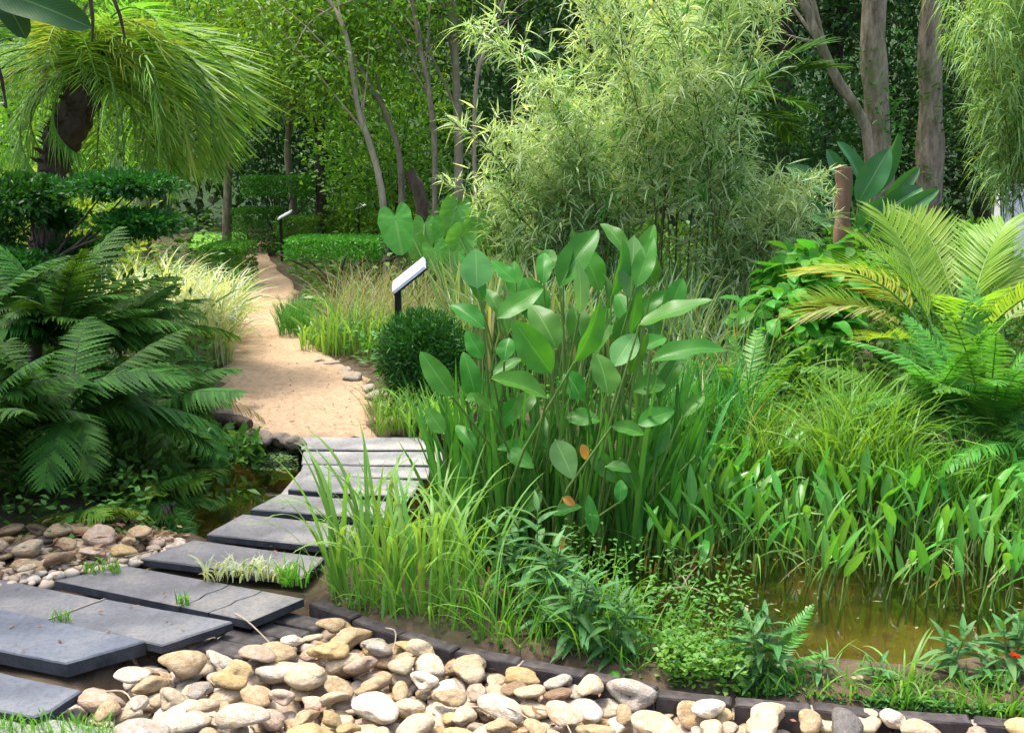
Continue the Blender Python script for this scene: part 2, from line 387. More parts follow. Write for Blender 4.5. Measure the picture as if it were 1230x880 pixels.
ys = np.unique(np.round(np.concatenate([np.arange(-20, 2.5, 1.5), np.arange(2.5, 7.2, .06), np.arange(7.2, 30, .4), np.arange(30, 62, 2)]), 3))
X, Y = np.meshgrid(xs, ys)
def ground_h(X, Y):
    ins = inpoly(X, Y, POND); d = dpoly(X, Y, POND) * np.where(ins, 1, -1)
    h = -.42 * np.clip((d + .14) / .45, 0, 1) ** .8
    insb = inpoly(X, Y, BED); db = dpoly(X, Y, BED) * np.where(insb, 1, -1)
    h = h - .105 * np.clip((db + .03) / .06, 0, 1)
    h += np.where(Y > 32, (Y - 32) * .55, 0) + np.where(np.abs(X) > 24, (np.abs(X) - 24) * .5, 0) * (Y > 0)
    for s_ in SLABG: h = h - .045 * np.clip(1.3 - dpoly(X, Y, s_) / .08 * np.where(inpoly(X, Y, s_), -1, 1), 0, 1) * (h > -.06)
    h += .012 * np.sin(X * 9 + Y * 5) * np.sin(Y * 7 - X * 3) - .02
    return h
Z = ground_h(X, Y)
g = Geo(); ny, nx = X.shape; idx = np.arange(nx * ny).reshape(ny, nx)
q = np.stack([idx[:-1, :-1], idx[:-1, 1:], idx[1:, 1:], idx[1:, :-1]], -1).reshape(-1, 4)
cx, cy = X[:-1, :-1].ravel() + .03, Y[:-1, :-1].ravel() + .03
inp = inpoly(cx, cy, POND)
g.add(np.stack([X, Y, Z], -1), q=q[~inp]); gm = g
gm.q.append(q[inp]); gm.tq.append(np.full(inp.sum(), .5)); gm.mq.append(np.full(inp.sum(), 1)); gm.mq[0][(cy[~inp] > 27) | (np.abs(cx[~inp]) > 22)] = 2
o = link('ground', gm.mesh('ground', [M['soil'], M['pondbed'], M['woodfloor']]), kind='structure')
g = Geo(); P = np.array(POND); c = P.mean(0); e_ = nrm(np.roll(P, -1, 0) - np.roll(P, 1, 0)); e_ = np.column_stack([e_[:, 1], -e_[:, 0]]); e_ *= np.where(np.sum((P - c) * e_) > 0, 1, -1); P = P + e_ * .07
me = bpy.data.meshes.new('pond_water'); me.from_pydata([(p[0], p[1], WZ) for p in P], [], [list(range(len(P)))[::-1]]); me.materials.append(M['water'])
if me.polygons[0].normal.z < 0: me.flip_normals()
link('pond_water', me, kind='structure')
# path
pl = [(272, 521), (268, 470), (272, 420), (282, 380), (290, 340), (295, 312), (298, 300), (300, 292)]
pr = [(448, 521), (446, 480), (436, 452), (392, 426), (356, 395), (346, 365), (356, 345), (330, 322), (322, 302), (318, 292)]
PL = spline([G(*p) for p in pl], 60); PR = spline([G(*p) for p in pr], 60)
t = np.linspace(0, 1, 22)[None, :, None]; V = PL[:, None] * (1 - t) + PR[:, None] * t
V[:, 0, 0] += .05 * np.sin(V[:, 0, 1] * 17) + rng.normal(0, .02, 60); V[:, -1, 0] += .05 * np.sin(V[:, -1, 1] * 15 + 1) + rng.normal(0, .02, 60); V[0, :, 1] += .05 * np.sin(np.arange(22) * 1.1) + rng.normal(0, .025, 22)
V[..., 2] = .004 + .008 * np.sin(V[..., 0] * 11 + 3 * np.sin(V[..., 1] * 4)) * np.sin(V[..., 1] * 8) + .012
V[0, :, 2] = -.03; V[:, 0, 2] = -.02; V[:, -1, 2] = -.02
idx = np.arange(60 * 22).reshape(60, 22); q = np.stack([idx[:-1, :-1], idx[:-1, 1:], idx[1:, 1:], idx[1:, :-1]], -1).reshape(-1, 4)
link('path', Geo().add(V, q=q).mesh('path', M['sand']), kind='structure')
PATHPOLY = np.vstack([PL[:, :2], PR[::-1, :2]])
# lawn in the distance
a = [G(225, 300), G(294, 300), G(298, 280), G(235, 280)]
V = [(p[0], p[1], .03) for p in a]
link('lawn', Geo().add(V, q=[(0, 1, 2, 3)]).mesh('lawn', M['lawn']), kind='structure')

# ------------------------------------------------------------------ stepping slabs
def prism(poly, z0, z1, mat, name, bev=.006, rough=.0):
    n = len(poly); p = np.array([q[:2] for q in poly]); c = p.mean(0)
    # dense outline with slight chips
    out = []
    for i in range(n):
        a, b = p[i], p[(i + 1) % n]; k = max(2, int(np.linalg.norm(b - a) / .05))
        for j in range(k): out.append(a + (b - a) * j / k)
    out = np.array(out); m = len(out); ch = rng.normal(0, rough, m) if rough else np.zeros(m)
    dirc = nrm(out - c); out = out + dirc * ch[:, None]
    rings = [(out, z0), (out, z1 - bev), (out - dirc * bev, z1)]
    V = np.concatenate([np.column_stack([r, np.full(m, z)]) for r, z in rings])
    j = np.arange(m); j2 = (j + 1) % m
    q = np.concatenate([np.stack([r * m + j, r * m + j2, (r + 1) * m + j2, (r + 1) * m + j], -1) for r in range(2)])
    V = np.vstack([V, [c[0], c[1], z1], [c[0], c[1], z0]])
    tr = np.concatenate([np.stack([2 * m + j, 2 * m + j2, np.full(m, 3 * m)], -1), np.stack([j2, j, np.full(m, 3 * m + 1)], -1)])
    area = np.sum(p[:, 0] * np.roll(p[:, 1], -1) - np.roll(p[:, 0], -1) * p[:, 1])
    if area < 0: q = q[:, ::-1]; tr = tr[:, ::-1]
    g_ = Geo().add(V, q=q, t=tr)
    if isinstance(mat, list): g_.mq[0][:m] = 1
    return g_.mesh(name, mat, smooth=False)
SL = 'stone slabs crossing the pond'
slabs = [  # the two nearest slabs carry bluish skylit shade in their tint
    ([(-70, 787), (98, 824), (60, 848), (40, 855), (-110, 830)], 'stone slab tinted blue grey for shade, cut off at the bottom left corner', (.82, .9, 1.05)),
    ([(-90, 712), (175, 771), (80, 798), (-160, 752)], 'slab tinted dark blue grey for shade, nearest wide one beside the pebble bed', (.72, .82, 1.0)),
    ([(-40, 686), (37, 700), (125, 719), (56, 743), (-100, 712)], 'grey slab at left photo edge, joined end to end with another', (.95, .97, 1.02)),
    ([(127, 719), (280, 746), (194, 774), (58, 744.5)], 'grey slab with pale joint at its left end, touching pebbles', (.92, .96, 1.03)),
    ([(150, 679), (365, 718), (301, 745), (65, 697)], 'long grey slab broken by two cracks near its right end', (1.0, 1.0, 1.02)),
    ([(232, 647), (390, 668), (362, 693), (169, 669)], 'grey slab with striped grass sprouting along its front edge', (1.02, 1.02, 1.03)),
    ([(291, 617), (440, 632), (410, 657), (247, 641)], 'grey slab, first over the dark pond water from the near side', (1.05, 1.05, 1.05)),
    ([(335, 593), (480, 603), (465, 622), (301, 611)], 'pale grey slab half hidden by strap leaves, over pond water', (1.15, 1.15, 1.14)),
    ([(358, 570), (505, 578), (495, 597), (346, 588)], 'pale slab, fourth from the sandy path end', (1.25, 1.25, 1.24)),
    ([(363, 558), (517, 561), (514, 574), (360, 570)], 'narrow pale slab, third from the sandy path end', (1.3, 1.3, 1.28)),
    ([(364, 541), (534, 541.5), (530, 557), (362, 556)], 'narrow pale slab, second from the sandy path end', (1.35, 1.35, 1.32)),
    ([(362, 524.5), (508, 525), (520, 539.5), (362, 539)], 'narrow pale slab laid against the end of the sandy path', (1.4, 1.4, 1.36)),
]
SLABPOLY = []
for k, (poly, lab, colr) in enumerate(slabs):
    wp = [G(u, v, 0) for u, v in poly]; c = np.mean(wp, 0); SLABPOLY.append(np.array(wp)[:, :2])
    th = .05 if k == 1 else (.032 if k < 8 else .028)
    dz = [-.012, .006, -.006, 0, 0, -.004, 0, 0, .004, 0, -.004, 0][k]
    loc = (c[0], c[1], dz - th)
    lp = [(p[0] - c[0], p[1] - c[1]) for p in wp]
    if k == 4:
        t_ = thing('stepping_slab', lab, 'stone slab', loc, SL); colr = tuple(x * .8 for x in colr)
        a, b, cc, d = [np.array(x) for x in lp]
        def crack(f0, f1):
            p0 = a + (b - a) * f0; p1 = d + (cc - d) * f1
            pts = [p0 + (p1 - p0) * s_ for s_ in (0, .22, .45, .7, 1)]
            return [p + np.array([o_, o_ * .3]) for p, o_ in zip(pts, (0, .012, -.008, .014, 0))]
        c1 = crack(.60, .66); c2 = crack(.78, .80); e = np.array([.0022, 0])
        polys = [[a] + [p - e for p in c1] + [d], [p + e for p in c1] + [p - e for p in c2][::-1], [p + e for p in c2] + [cc, b]]
        polys[2] = [b] + [cc] + [p + e for p in c2][::-1]
        for j, pp in enumerate(polys):
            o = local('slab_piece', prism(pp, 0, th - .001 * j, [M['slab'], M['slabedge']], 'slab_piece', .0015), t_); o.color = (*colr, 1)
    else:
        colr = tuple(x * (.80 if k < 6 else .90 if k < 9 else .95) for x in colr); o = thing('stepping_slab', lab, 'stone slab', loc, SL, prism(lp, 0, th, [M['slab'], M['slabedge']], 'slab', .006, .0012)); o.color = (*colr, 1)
for o in [o for o in SC.objects if o.get('label', '').startswith('grey slab with pale joint')]:
    b_ = np.array(o.matrix_basis.translation); a0, a1 = G(126, 718.8), G(57, 744); sd_ = np.array([.004, .001])
    local('mortar_joint', prism([a0[:2] - sd_ - b_[:2], a0[:2] + sd_ - b_[:2], a1[:2] + sd_ - b_[:2], a1[:2] - sd_ - b_[:2]], 0, .0345, M['mortar'], 'mortar_joint', .001), o)
# bearers under the pond slabs
for u0, u1, lab in ((340, 392, 'dark concrete bearer under the left ends of pond slabs'), (455, 480, 'dark concrete bearer under the right ends of pond slabs')):
    pts = [G(u0 - 60, 655), G(u1, 530)]
    p, q_ = np.array(pts[0][:2]), np.array(pts[1][:2]); s = np.array([.05, .0])
    c = (p + q_) / 2
    thing('slab_bearer', lab, 'concrete bearer', (c[0], c[1], -.46), 'bearers under the slabs', prism([p - s - c, p + s - c, q_ + s - c, q_ - s - c], 0, .40, M['concrete'], 'bearer'))
# kerb at bottom left
wp = [G(u, v, -.03) for u, v in [(-60, 838), (40, 856), (150, 873), (300, 884), (300, 905), (-60, 880)]]; c = np.mean(wp, 0)
thing('kerb_stone', 'worn grey kerb stone along the bottom left corner', 'kerb', (c[0], c[1], -.13), None, prism([p - c for p in wp], 0, .09, M['concrete'], 'kerb', .008, .003))

# ------------------------------------------------------------------ brick edging
def box_mesh(l, w_, h, mat, name, bev=.006):
    p = [(-l / 2, -w_ / 2), (l / 2, -w_ / 2), (l / 2, w_ / 2), (-l / 2, w_ / 2)]
    return prism(p, 0, h, mat, name, bev, .0012)
BE = [(378, 720), (402, 729), (464, 752), (529, 773), (587, 786), (662, 801), (737, 818), (820, 834), (902, 843), (990, 849), (1076, 858), (1164, 865), (1240, 871), (1330, 880)]
be = spline([G(u, v, -.02) for u, v in BE], 300)
edg = thing('brick_edging', 'curved edging of dark purple brown bricks between pebbles and pond bank', 'edging', (be[0][0], be[0][1], -.15))
seg = np.linalg.norm(np.diff(be, axis=0), axis=1); cum = np.concatenate([[0], np.cumsum(seg)])
bm_ = [box_mesh(.222, .055, .135, M['brick'], 'brick') for _ in range(4)]; mm = box_mesh(.012, .051, .128, M['mortar'], 'mortar', .002)
s_ = .11; k = 0
while s_ < cum[-1]:
    i = min(np.searchsorted(cum, s_), len(be) - 2); p = be[i]; d = be[min(i + 3, len(be) - 1)] - be[max(i - 3, 0)]
    nz = rng.normal(0, .004)
    o = link('brick', bm_[k % 4], edg, Matrix.Translation((p[0], p[1], -.155 + nz)) @ Matrix.Rotation(math.atan2(d[1], d[0]) + rng.normal(0, .02), 4, 'Z'))
    v_ = rng.uniform(.7, 1.3); o.color = (v_ * 1.02, v_ * .98, v_, 1)
    i2 = min(np.searchsorted(cum, s_ + .116), len(be) - 1); p2 = be[i2]
    if rng.random() < .7: link('mortar_joint', mm, edg, Matrix.Translation((p2[0], p2[1], -.155)) @ Matrix.Rotation(math.atan2(d[1], d[0]), 4, 'Z'))
    s_ += .232; k += 1
PAVA = math.atan2(*(G(301, 745) - G(65, 697))[[1, 0]])
# loose flat pavers beside the slabs
for (u, v, rot, lab) in [(272, 775, 20, 'dark paver nearest the pebbles, beside the jointed slab'), (296, 764, 22, 'dark paver in the middle of the row beside the slabs'),
                    (338, 756, 20, 'dark gritty paver by twigs at the right slab end'), (362, 743, 18, 'dark paver beside the corner of the cracked slab'), (70, 688, -8, 'dark paver among the small stones left of the slabs')]:
    p = G(u, v, -.05); o = thing('paver_brick', lab, 'brick', (p[0], p[1], -.115), 'dark pavers beside the slabs', box_mesh(.19, .085, .06, M['brick'], 'paver'))
    o.matrix_basis = o.matrix_basis @ Matrix.Rotation(PAVA + R(rot - 20), 4, 'Z') @ Matrix.Rotation(rng.normal(0, .04), 4, 'X'); o.color = (1.5, 1.5, 1.45, 1)

# ------------------------------------------------------------------ pebbles
import bmesh
def pebble_mesh(i):
    b = bmesh.new(); bmesh.ops.create_icosphere(b, subdivisions=3, radius=1)
    r_ = np.random.default_rng(100 + i); dirs = [nrm(r_.normal(0, 1, 3)) for _ in range(7)]; am = r_.uniform(.1, .42, 7); of = r_.uniform(.35, .75, 7)
    e = r_.uniform(.75, 1.0)
    for v in b.verts:
        n_ = np.array(v.co); s = 1.0
        for d, a_, f_ in zip(dirs, am, of):
            t_ = n_ @ d
            if t_ > f_: s -= (t_ - f_) * a_ * 3 * .8
        s += .035 * math.sin(n_[0] * 3 + i) * math.sin(n_[1] * 2.6 + 2 * i) + .03 * math.sin(n_[2] * 5 + n_[0] * 4 + i)
        v.co = Vector(n_ * s)
    me = bpy.data.meshes.new('pebble'); b.to_mesh(me); b.free()
    me.polygons.foreach_set('use_smooth', np.ones(len(me.polygons), bool)); me.materials.append(M['pebble']); return me
PM = [pebble_mesh(i) for i in range(16)]
PCOL = [('cream', (.60, .51, .36)), ('tan', (.50, .39, .24)), ('pale grey', (.45, .42, .37)), ('whitish', (.68, .62, .51)), ('pinkish', (.56, .44, .34)), ('yellow ochre', (.56, .43, .22)), ('dark grey', (.17, .16, .155)), ('brown', (.30, .21, .13))]
def pile(poly, n, rx, base, place, probs, minscale, cands=14, edge=0.0):
    p = np.array(poly); lo, hi = p.min(0) - .2, p.max(0) + .2; res = .008
    gx = int((hi[0] - lo[0]) / res); gy = int((hi[1] - lo[1]) / res); H = np.full((gy, gx), base)
    out = []
    for k in range(n):
        a = rx(k); bb = a * rng.uniform(.62, .92); cz = a * rng.uniform(.34, .48); best = None
        for c in inside_random(poly, cands):
            if edge and dpoly(np.array([c[0]]), np.array([c[1]]), poly)[0] < bb * edge: continue
            rz = rng.uniform(0, PI); m = int(a / res); iy, ix = int((c[1] - lo[1]) / res), int((c[0] - lo[0]) / res)
            y0, y1, x0, x1 = max(iy - m, 0), min(iy + m + 1, gy), max(ix - m, 0), min(ix + m + 1, gx)
            yy, xx = np.mgrid[y0:y1, x0:x1]; dx, dy = (xx - ix) * res, (yy - iy) * res
            u = (dx * math.cos(rz) + dy * math.sin(rz)) / a; w_ = (-dx * math.sin(rz) + dy * math.cos(rz)) / bb
            r2 = u * u + w_ * w_; ok = r2 < .96; hgt = np.where(ok, cz * np.sqrt(np.clip(1 - r2, 0, 1)), 0)
            if not ok.any(): continue
            z = (H[y0:y1, x0:x1] + hgt)[ok & (r2 < .8)].max() * .88 + (H[y0:y1, x0:x1][ok].min() + cz) * .12
            if best is None or z < best[0]: best = (z, c, rz, (y0, y1, x0, x1), ok, hgt)
        if best is None: continue
        z, c, rz, (y0, y1, x0, x1), ok, hgt = best
        H[y0:y1, x0:x1] = np.where(ok, np.maximum(H[y0:y1, x0:x1], z + hgt), H[y0:y1, x0:x1])
        ci = rng.choice(len(PCOL), p=probs); nm, cc = PCOL[ci]
        sh = 'round' if bb > a * .82 else ('long' if bb < a * .7 else 'oval'); sz = 'large' if a > .068 else ('small' if a < .045 else 'middling')
        o = thing('pebble', f'{sz} {nm} {sh} pebble {place(c)}', 'pebble', (c[0], c[1], z), 'river pebbles', PM[rng.integers(16)])
        o.matrix_basis = Matrix.Translation((c[0], c[1], z)) @ Matrix.Rotation(rz, 4, 'Z') @ Matrix.Rotation(rng.normal(0, .16), 4, 'X') @ Matrix.Rotation(rng.normal(0, .16), 4, 'Y') @ Matrix.Diagonal((a, bb, cz, 1))
        v = rng.uniform(.85, 1.15); o.color = (cc[0] * v, cc[1] * v, cc[2] * v, 1)
BEDV = [np.array(p) for p in [G(u, v, -.05)[:2] for u, v in [(102, 843), (150, 818), (192, 798), (235, 795), (285, 793), (340, 782), (388, 764), (410, 750), (455, 768), (530, 790), (590, 803), (660, 818), (740, 835),
        (820, 851), (900, 861), (1000, 869), (1100, 876), (1200, 882), (1300, 892), (1290, 915), (500, 925), (160, 900)]]]
def pl_bed(c):
    d = dpoly(np.array([c[0]]), np.array([c[1]]), be[:, :2], False)[0]; u, v = PROJ((c[0], c[1], -.05))
    ds = min(dpoly(np.array([c[0]]), np.array([c[1]]), s)[0] for s in SLABPOLY[:5])
    if ds < .14: return 'beside the dark stone slabs'
    if d < .14: return 'against the brick edging under the ' + ('strap leaves' if u < 600 else 'lance weeds' if u < 800 else 'right hand plants')
    if v > 850: return 'at the front of the bed'
    return 'in the left of the bed' if u < 380 else ('in the middle of the bed' if u < 640 else 'in the right of the bed')
def bedsize(k):
    return rng.uniform(.055, .10) if rng.random() < (.55 if k < 190 else .12) else rng.uniform(.038, .062)
def gravel(name, lab, poly, n, a0, a1, z):
    base = PM[0]; nv = len(base.vertices)
    b_ = bmesh.new(); bmesh.ops.create_icosphere(b_, subdivisions=2, radius=1); v0 = np.array([v.co[:] for v in b_.verts]); f0 = np.array([[v.index for v in f.verts] for f in b_.faces]); b_.free()
    q_ = inside_random(poly, n); a = rng.uniform(a0, a1, n); sc = np.stack([a, a * rng.uniform(.6, .9, n), a * rng.uniform(.4, .6, n)], -1); r_ = rng.uniform(0, 6.28, n)
    V = v0[None] * sc[:, None] * (1 + .10 * np.sin(v0[None] @ rng.normal(0, 2.2, (n, 3, 1)))); c_, s_2 = np.cos(r_)[:, None], np.sin(r_)[:, None]
    V = np.stack([V[..., 0] * c_ - V[..., 1] * s_2, V[..., 0] * s_2 + V[..., 1] * c_, V[..., 2]], -1) + np.column_stack([q_, z + rng.random(n) * .02])[:, None]
    F = (f0[None] + np.arange(n)[:, None, None] * len(v0)).reshape(-1, 3); g = Geo().add(V, t=F, tone=np.repeat(rng.random(n), len(f0)))
    return thing(name, lab, 'gravel', (0, 0, 0), None, g.mesh(name, M['gravel']), 'stuff')
gravel('gravel', 'smaller stones filling the gaps under the pebble bed', BED, 1300, .022, .044, -.112)
pile(BEDV, 256, bedsize, -.112, pl_bed, [.32, .22, .09, .16, .12, .06, .015, .015], .5, cands=60)
LEFTV = [G(u, v, -.02)[:2] for u, v in [(-40, 655), (20, 645), (95, 640), (185, 650), (150, 668), (60, 690), (-40, 702)]]
gravel('gravel', 'small brown stones under the left ferns', [G(u, v)[:2] for u, v in [(-40, 655), (160, 640), (235, 645), (175, 668), (62, 694), (-40, 705)]], 260, .016, .038, -.03)
pile(LEFTV, 42, lambda k: rng.uniform(.045, .085), -.05, lambda c: 'under the left ferns', [.1, .3, .05, .02, .13, .1, .05, .25], .5, cands=26)

# ------------------------------------------------------------------ plant part builders
def oriented(mesh, name, parent, loc, az, pitch, s, roll=0.0, sx=1.0):   # local Y goes out at azimuth, tilted up by pitch
    Mx = Matrix.Translation(Vector([float(a) for a in loc])) @ Matrix.Rotation(az - PI / 2, 4, 'Z') @ Matrix.Rotation(pitch, 4, 'X') @ Matrix.Rotation(roll, 4, 'Y') @ Matrix.Diagonal((s * sx, s, s, 1))
    return link(name, mesh, parent, Mx)
def arc(L, bend, K, pw=1.0):              # planar curve in YZ, starting along +Y and bending down
    t = np.linspace(0, 1, K); th = -bend * t ** pw; st = L / (K - 1)
    y = np.concatenate([[0], np.cumsum(np.cos((th[1:] + th[:-1]) / 2) * st)]); z = np.concatenate([[0], np.cumsum(np.sin((th[1:] + th[:-1]) / 2) * st)])
    return np.stack([0 * y, y, z], -1), np.stack([0 * th, np.cos(th), np.sin(th)], -1)
def fern_frond(mat, bend=1.2, n=24, plen=.2, bip=True, nsub=11, droop=.35, mstem=None, start=.14, serr=False):
    K = 60; C, D = arc(1.0, bend, K); g = Geo(); tube(g, C[::5], np.linspace(.007, .002, len(C[::5])), 4, mi=1)
    ts = start + (1 - start) * np.linspace(0, 1, n) ** .95; ts = ts[:-1]
    for sgn in (-1, 1):
        for t_ in ts:
            i = min(int(t_ * (K - 1)), K - 1); p = C[i]; d = D[i]; nn = np.cross([1, 0, 0], d)
            u = (t_ - start) / (1 - start); ln = plen * (np.sin(PI * np.clip(.16 + .84 * u, 0, 1)) ** .7 + .06) * rng.uniform(.9, 1.08)
            out = nrm(np.array([sgn, 0, 0]) * 1.0 + d * (.35 + .35 * u) - nn * .1 + rng.normal(0, .06, 3))
            kk = 6; tt = np.linspace(0, 1, kk); Q = p + out * (ln * tt)[:, None] + np.array([0, 0, -1]) * (ln * droop * tt ** 2)[:, None]
            if bip:
                m = max(4, int(nsub * ln / plen)); us = (np.arange(m) + .6) / m
                base = np.stack([np.interp(us, tt, Q[:, a]) for a in range(3)], -1)
                sl = plen * .17 * (1 - us ** 1.6 * .85); side = nrm(np.cross(out, nn))
                for s2 in (-1, 1):
                    leaves(g, base, side * s2 + out * .45 + rng.normal(0, .08, (m, 3)), sl, sl * .36, up=nn, jit=.15, fold=.1, droop=.1, tone=np.clip(rng.normal(.5, .25, m), 0, 1))
            else:
                w_ = plen * .085 * np.array([1, 1, .95, .8, .5, .05]) * (1 if ln > plen * .3 else .8)
                if serr:
                    t2 = np.linspace(0, 1, 17); Q = np.stack([np.interp(t2, tt, Q[:, a]) for a in range(3)], -1)
                    w_ = plen * .098 * (1 - t2 ** 1.7 * .97) * np.where(np.arange(17) % 2, 1.15, .5)
                s_ = nrm(np.cross(out, nn)); ribbons(g, Q[None], w_[None], (s_ + 0 * Q)[None], (nn + 0 * Q)[None], .15, 3, rng.random(1))
    return g.mesh('frond', [mat, mstem or M['stem']])
def palm_frond(mat, bend=1.5, n=46, ll=.34, w_=.011, droop=.7, start=.1, vee=.45, mstem=None, fwd=.7, pw=1.0, jit=.08, drj=.15):
    K = 60; C, D = arc(1.0, bend, K, pw); g = Geo(); tube(g, C[::4], np.linspace(.011, .003, len(C[::4])), 5, mi=1)
    ts = start + (1 - start) * np.linspace(0, 1, n)
    base, out, Ls = [], [], []
    for sgn in (-1, 1):
        for t_ in ts:
            i = min(int(t_ * (K - 1)), K - 1); u = (t_ - start) / (1 - start); d = D[i]; nn = np.cross([1, 0, 0], d)
            out.append(nrm(np.array([sgn, 0, 0]) + d * (fwd + .9 * u ** 3) + nn * vee + rng.normal(0, jit, 3))); base.append(C[i]); Ls.append(ll * (.45 + .55 * np.sin(PI * min(1, .22 + .72 * u))) * rng.uniform(.9, 1.1))
    base, out, Ls = map(np.array, (base, out, Ls)); k = 6; t = np.linspace(0, 1, k)
    P = base[:, None] + out[:, None] * (Ls[:, None] * t)[..., None] + np.array([0, 0, -1.]) * (Ls[:, None] * (droop * (1 + drj * rng.normal(0, 1, len(Ls))))[:, None] * t ** 2)[..., None]
    W = w_ * np.clip(.5 + 3 * t, 0, 1) * (1 - t ** 2.5 * .93); S = np.cross(out, np.array([0, .5, 1.]) + 0 * out); S = nrm(S)[:, None] + 0 * P
    N_ = nrm(np.cross(S, out[:, None] + 0 * P)); ribbons(g, P, W[None] + 0 * P[..., 0], S, N_, .3, 3, np.clip(rng.normal(.5, .25, len(base)), 0, 1))
    return g.mesh('frond', [mat, mstem or M['stem']])
def paddle(mat, ratio=.36, bend=.35, cup=.25, peak=.42, K=15, cols=9, wav=.02, name='leaf', tipsharp=.8, nick=0):
    C, D = arc(1.0, bend, K); t = np.linspace(0, 1, K)
    w_ = np.where(t < peak, np.sin(PI / 2 * np.clip(t / peak, 0, 1)) ** .7, np.cos(PI / 2 * np.clip((t - peak) / (1 - peak), 0, 1)) ** tipsharp) * ratio / 2 + .002
    a = np.linspace(-1, 1, cols); V = np.zeros((K, cols, 3)); N_ = np.stack([0 * t, -D[:, 2], D[:, 1]], -1)
    ph = rng.uniform(0, 6)
    for j, x in enumerate(a):
        V[:, j] = C + np.array([1, 0, 0]) * (w_ * x)[:, None] + N_ * (w_ * (cup * abs(x) ** 1.4) + wav * abs(x) * np.sin(t * 13 + ph + (x > 0) * 2) * w_ / .15 * .5)[:, None]
    idx = np.arange(K * cols).reshape(K, cols); q = np.stack([idx[:-1, :-1], idx[:-1, 1:], idx[1:, 1:], idx[1:, :-1]], -1).reshape(-1, 4)
    return Geo().add(V, q=q, tone=rng.uniform(.2, .8), ac=np.broadcast_to(a, (K, cols)), al=np.broadcast_to(t[:, None], (K, cols))).mesh(name, mat)
def heart(mat, name='leaf'):
    n, k = 40, 6; th = np.linspace(0, 2 * PI, n, endpoint=False); V = [[0, 0, 0]]; ac = [0]; al = [.3]
    for r_ in range(1, k + 1):
        f = r_ / k
        for a in th:
            x, y = math.sin(a), math.cos(a)
            rr = .62 * (1 + .42 * max(y, 0) ** 2.5) * (1 - .72 * max(-y, 0) ** 14) * (1 - .08 * abs(x)) * (1 + .02 * math.sin(9 * a))
            V.append([x * rr * f * .8, y * rr * f + .1 * f, .10 * f * f * abs(x) * 1.3 - .16 * f * f * max(y, 0) + .012 * math.sin(a * 11) * f * f]); ac.append(x * f); al.append(.35 + y * f * .6)
    j = np.arange(n); j2 = (j + 1) % n
    q = np.concatenate([np.stack([1 + r_ * n + j, 1 + (r_ + 1) * n + j, 1 + (r_ + 1) * n + j2, 1 + r_ * n + j2], -1) for r_ in range(k - 1)])
    t = np.stack([0 * j, 1 + j, 1 + j2], -1)
    return Geo().add(np.array(V), q=q[:, ::-1], t=t[:, ::-1], tone=rng.uniform(.2, .8), ac=ac, al=al).mesh(name, mat)
def stalk(g, a, b, r0=.009, r1=.005, bow=.05, n=6, k=7, tone=.5):
    a, b = np.array(a, float), np.array(b, float); m = (a + b) / 2; m = m + np.array([(a[0] - b[0]) * .25 + rng.normal(0, bow), rng.normal(0, bow), abs(rng.normal(0, bow)) * .3])
    tube(g, spline([a, m, b], k), np.linspace(r0, r1, k), n, tone=tone)
def cloud(g, c, r, n, L, W, power=.45, zmin=-1., outw=.8, upw=.3, lump=.25, K=0, jit=.8, droop=.25, flat=False, mi=0):
    d = sphdir(n, zmin); rad = rng.random(n) ** power
    lm = 1 + lump * np.sin(d[:, 0] * 5 + c[0] * 3) * np.sin(d[:, 1] * 5 + c[1]) * np.cos(d[:, 2] * 4 + 1)
    pos = np.array(c) + d * (rad * lm)[:, None] * np.array(r)
    dv = d * outw + np.array([0, 0, upw]) + rng.normal(0, .6, (n, 3))
    leaves(g, pos, dv, rng.uniform(.7, 1.25, n) * L, rng.uniform(.75, 1.2, n) * W, jit=jit, K=K, droop=droop, mi=mi)
def tree(name, label, base, height, trunk_pts, trad, crown, leafm, L, W, group=None, cat='tree', barkm='bark', per=110, cl=.45, n_cl=60, limbs=10, share=None):
    t_ = thing(name, label, cat, base, group); g = Geo(); tp = spline(trunk_pts, 14); kk = len(tp)
    tube(g, tp, np.linspace(trad, trad * .6, kk) * (1 + .06 * rng.normal(0, 1, kk)), 12)
    cc, cr = np.array(crown[0], float), np.array(crown[1], float)
    cl_c = cc + sphdir(n_cl) * (rng.random(n_cl) ** .4)[:, None] * cr
    for i in range(min(limbs, n_cl)):
        a = tp[int(rng.uniform(.8 if name == 'broad_tree' else .45, 1) * (kk - 1))]; b = cl_c[i]; m_ = (a + b) / 2 + np.array([0, 0, .12 * np.linalg.norm(b - a)]) + rng.normal(0, .1, 3)
        tube(g, spline([a, m_, b], 7), np.linspace(trad * .33, trad * .07, 7), 6)
    local('trunk', g.mesh('trunk', M[barkm]), t_)
    g = Geo()
    for c in cl_c:
        k = int(per * rng.uniform(.6, 1.4)); p = c + rng.normal(0, 1, (k, 3)) * cl * np.array([1, 1, .6]) * rng.uniform(.7, 1.2)
        leaves(g, p, nrm(p - c) * .6 + rng.normal(0, .6, (k, 3)) + np.array([0, 0, -.1]), rng.uniform(.7, 1.3, k) * L, rng.uniform(.7, 1.2, k) * W, jit=.6)
    o = local('crown', g.mesh('crown', M[leafm]), t_); o['kind'] = 'stuff'
    return t_

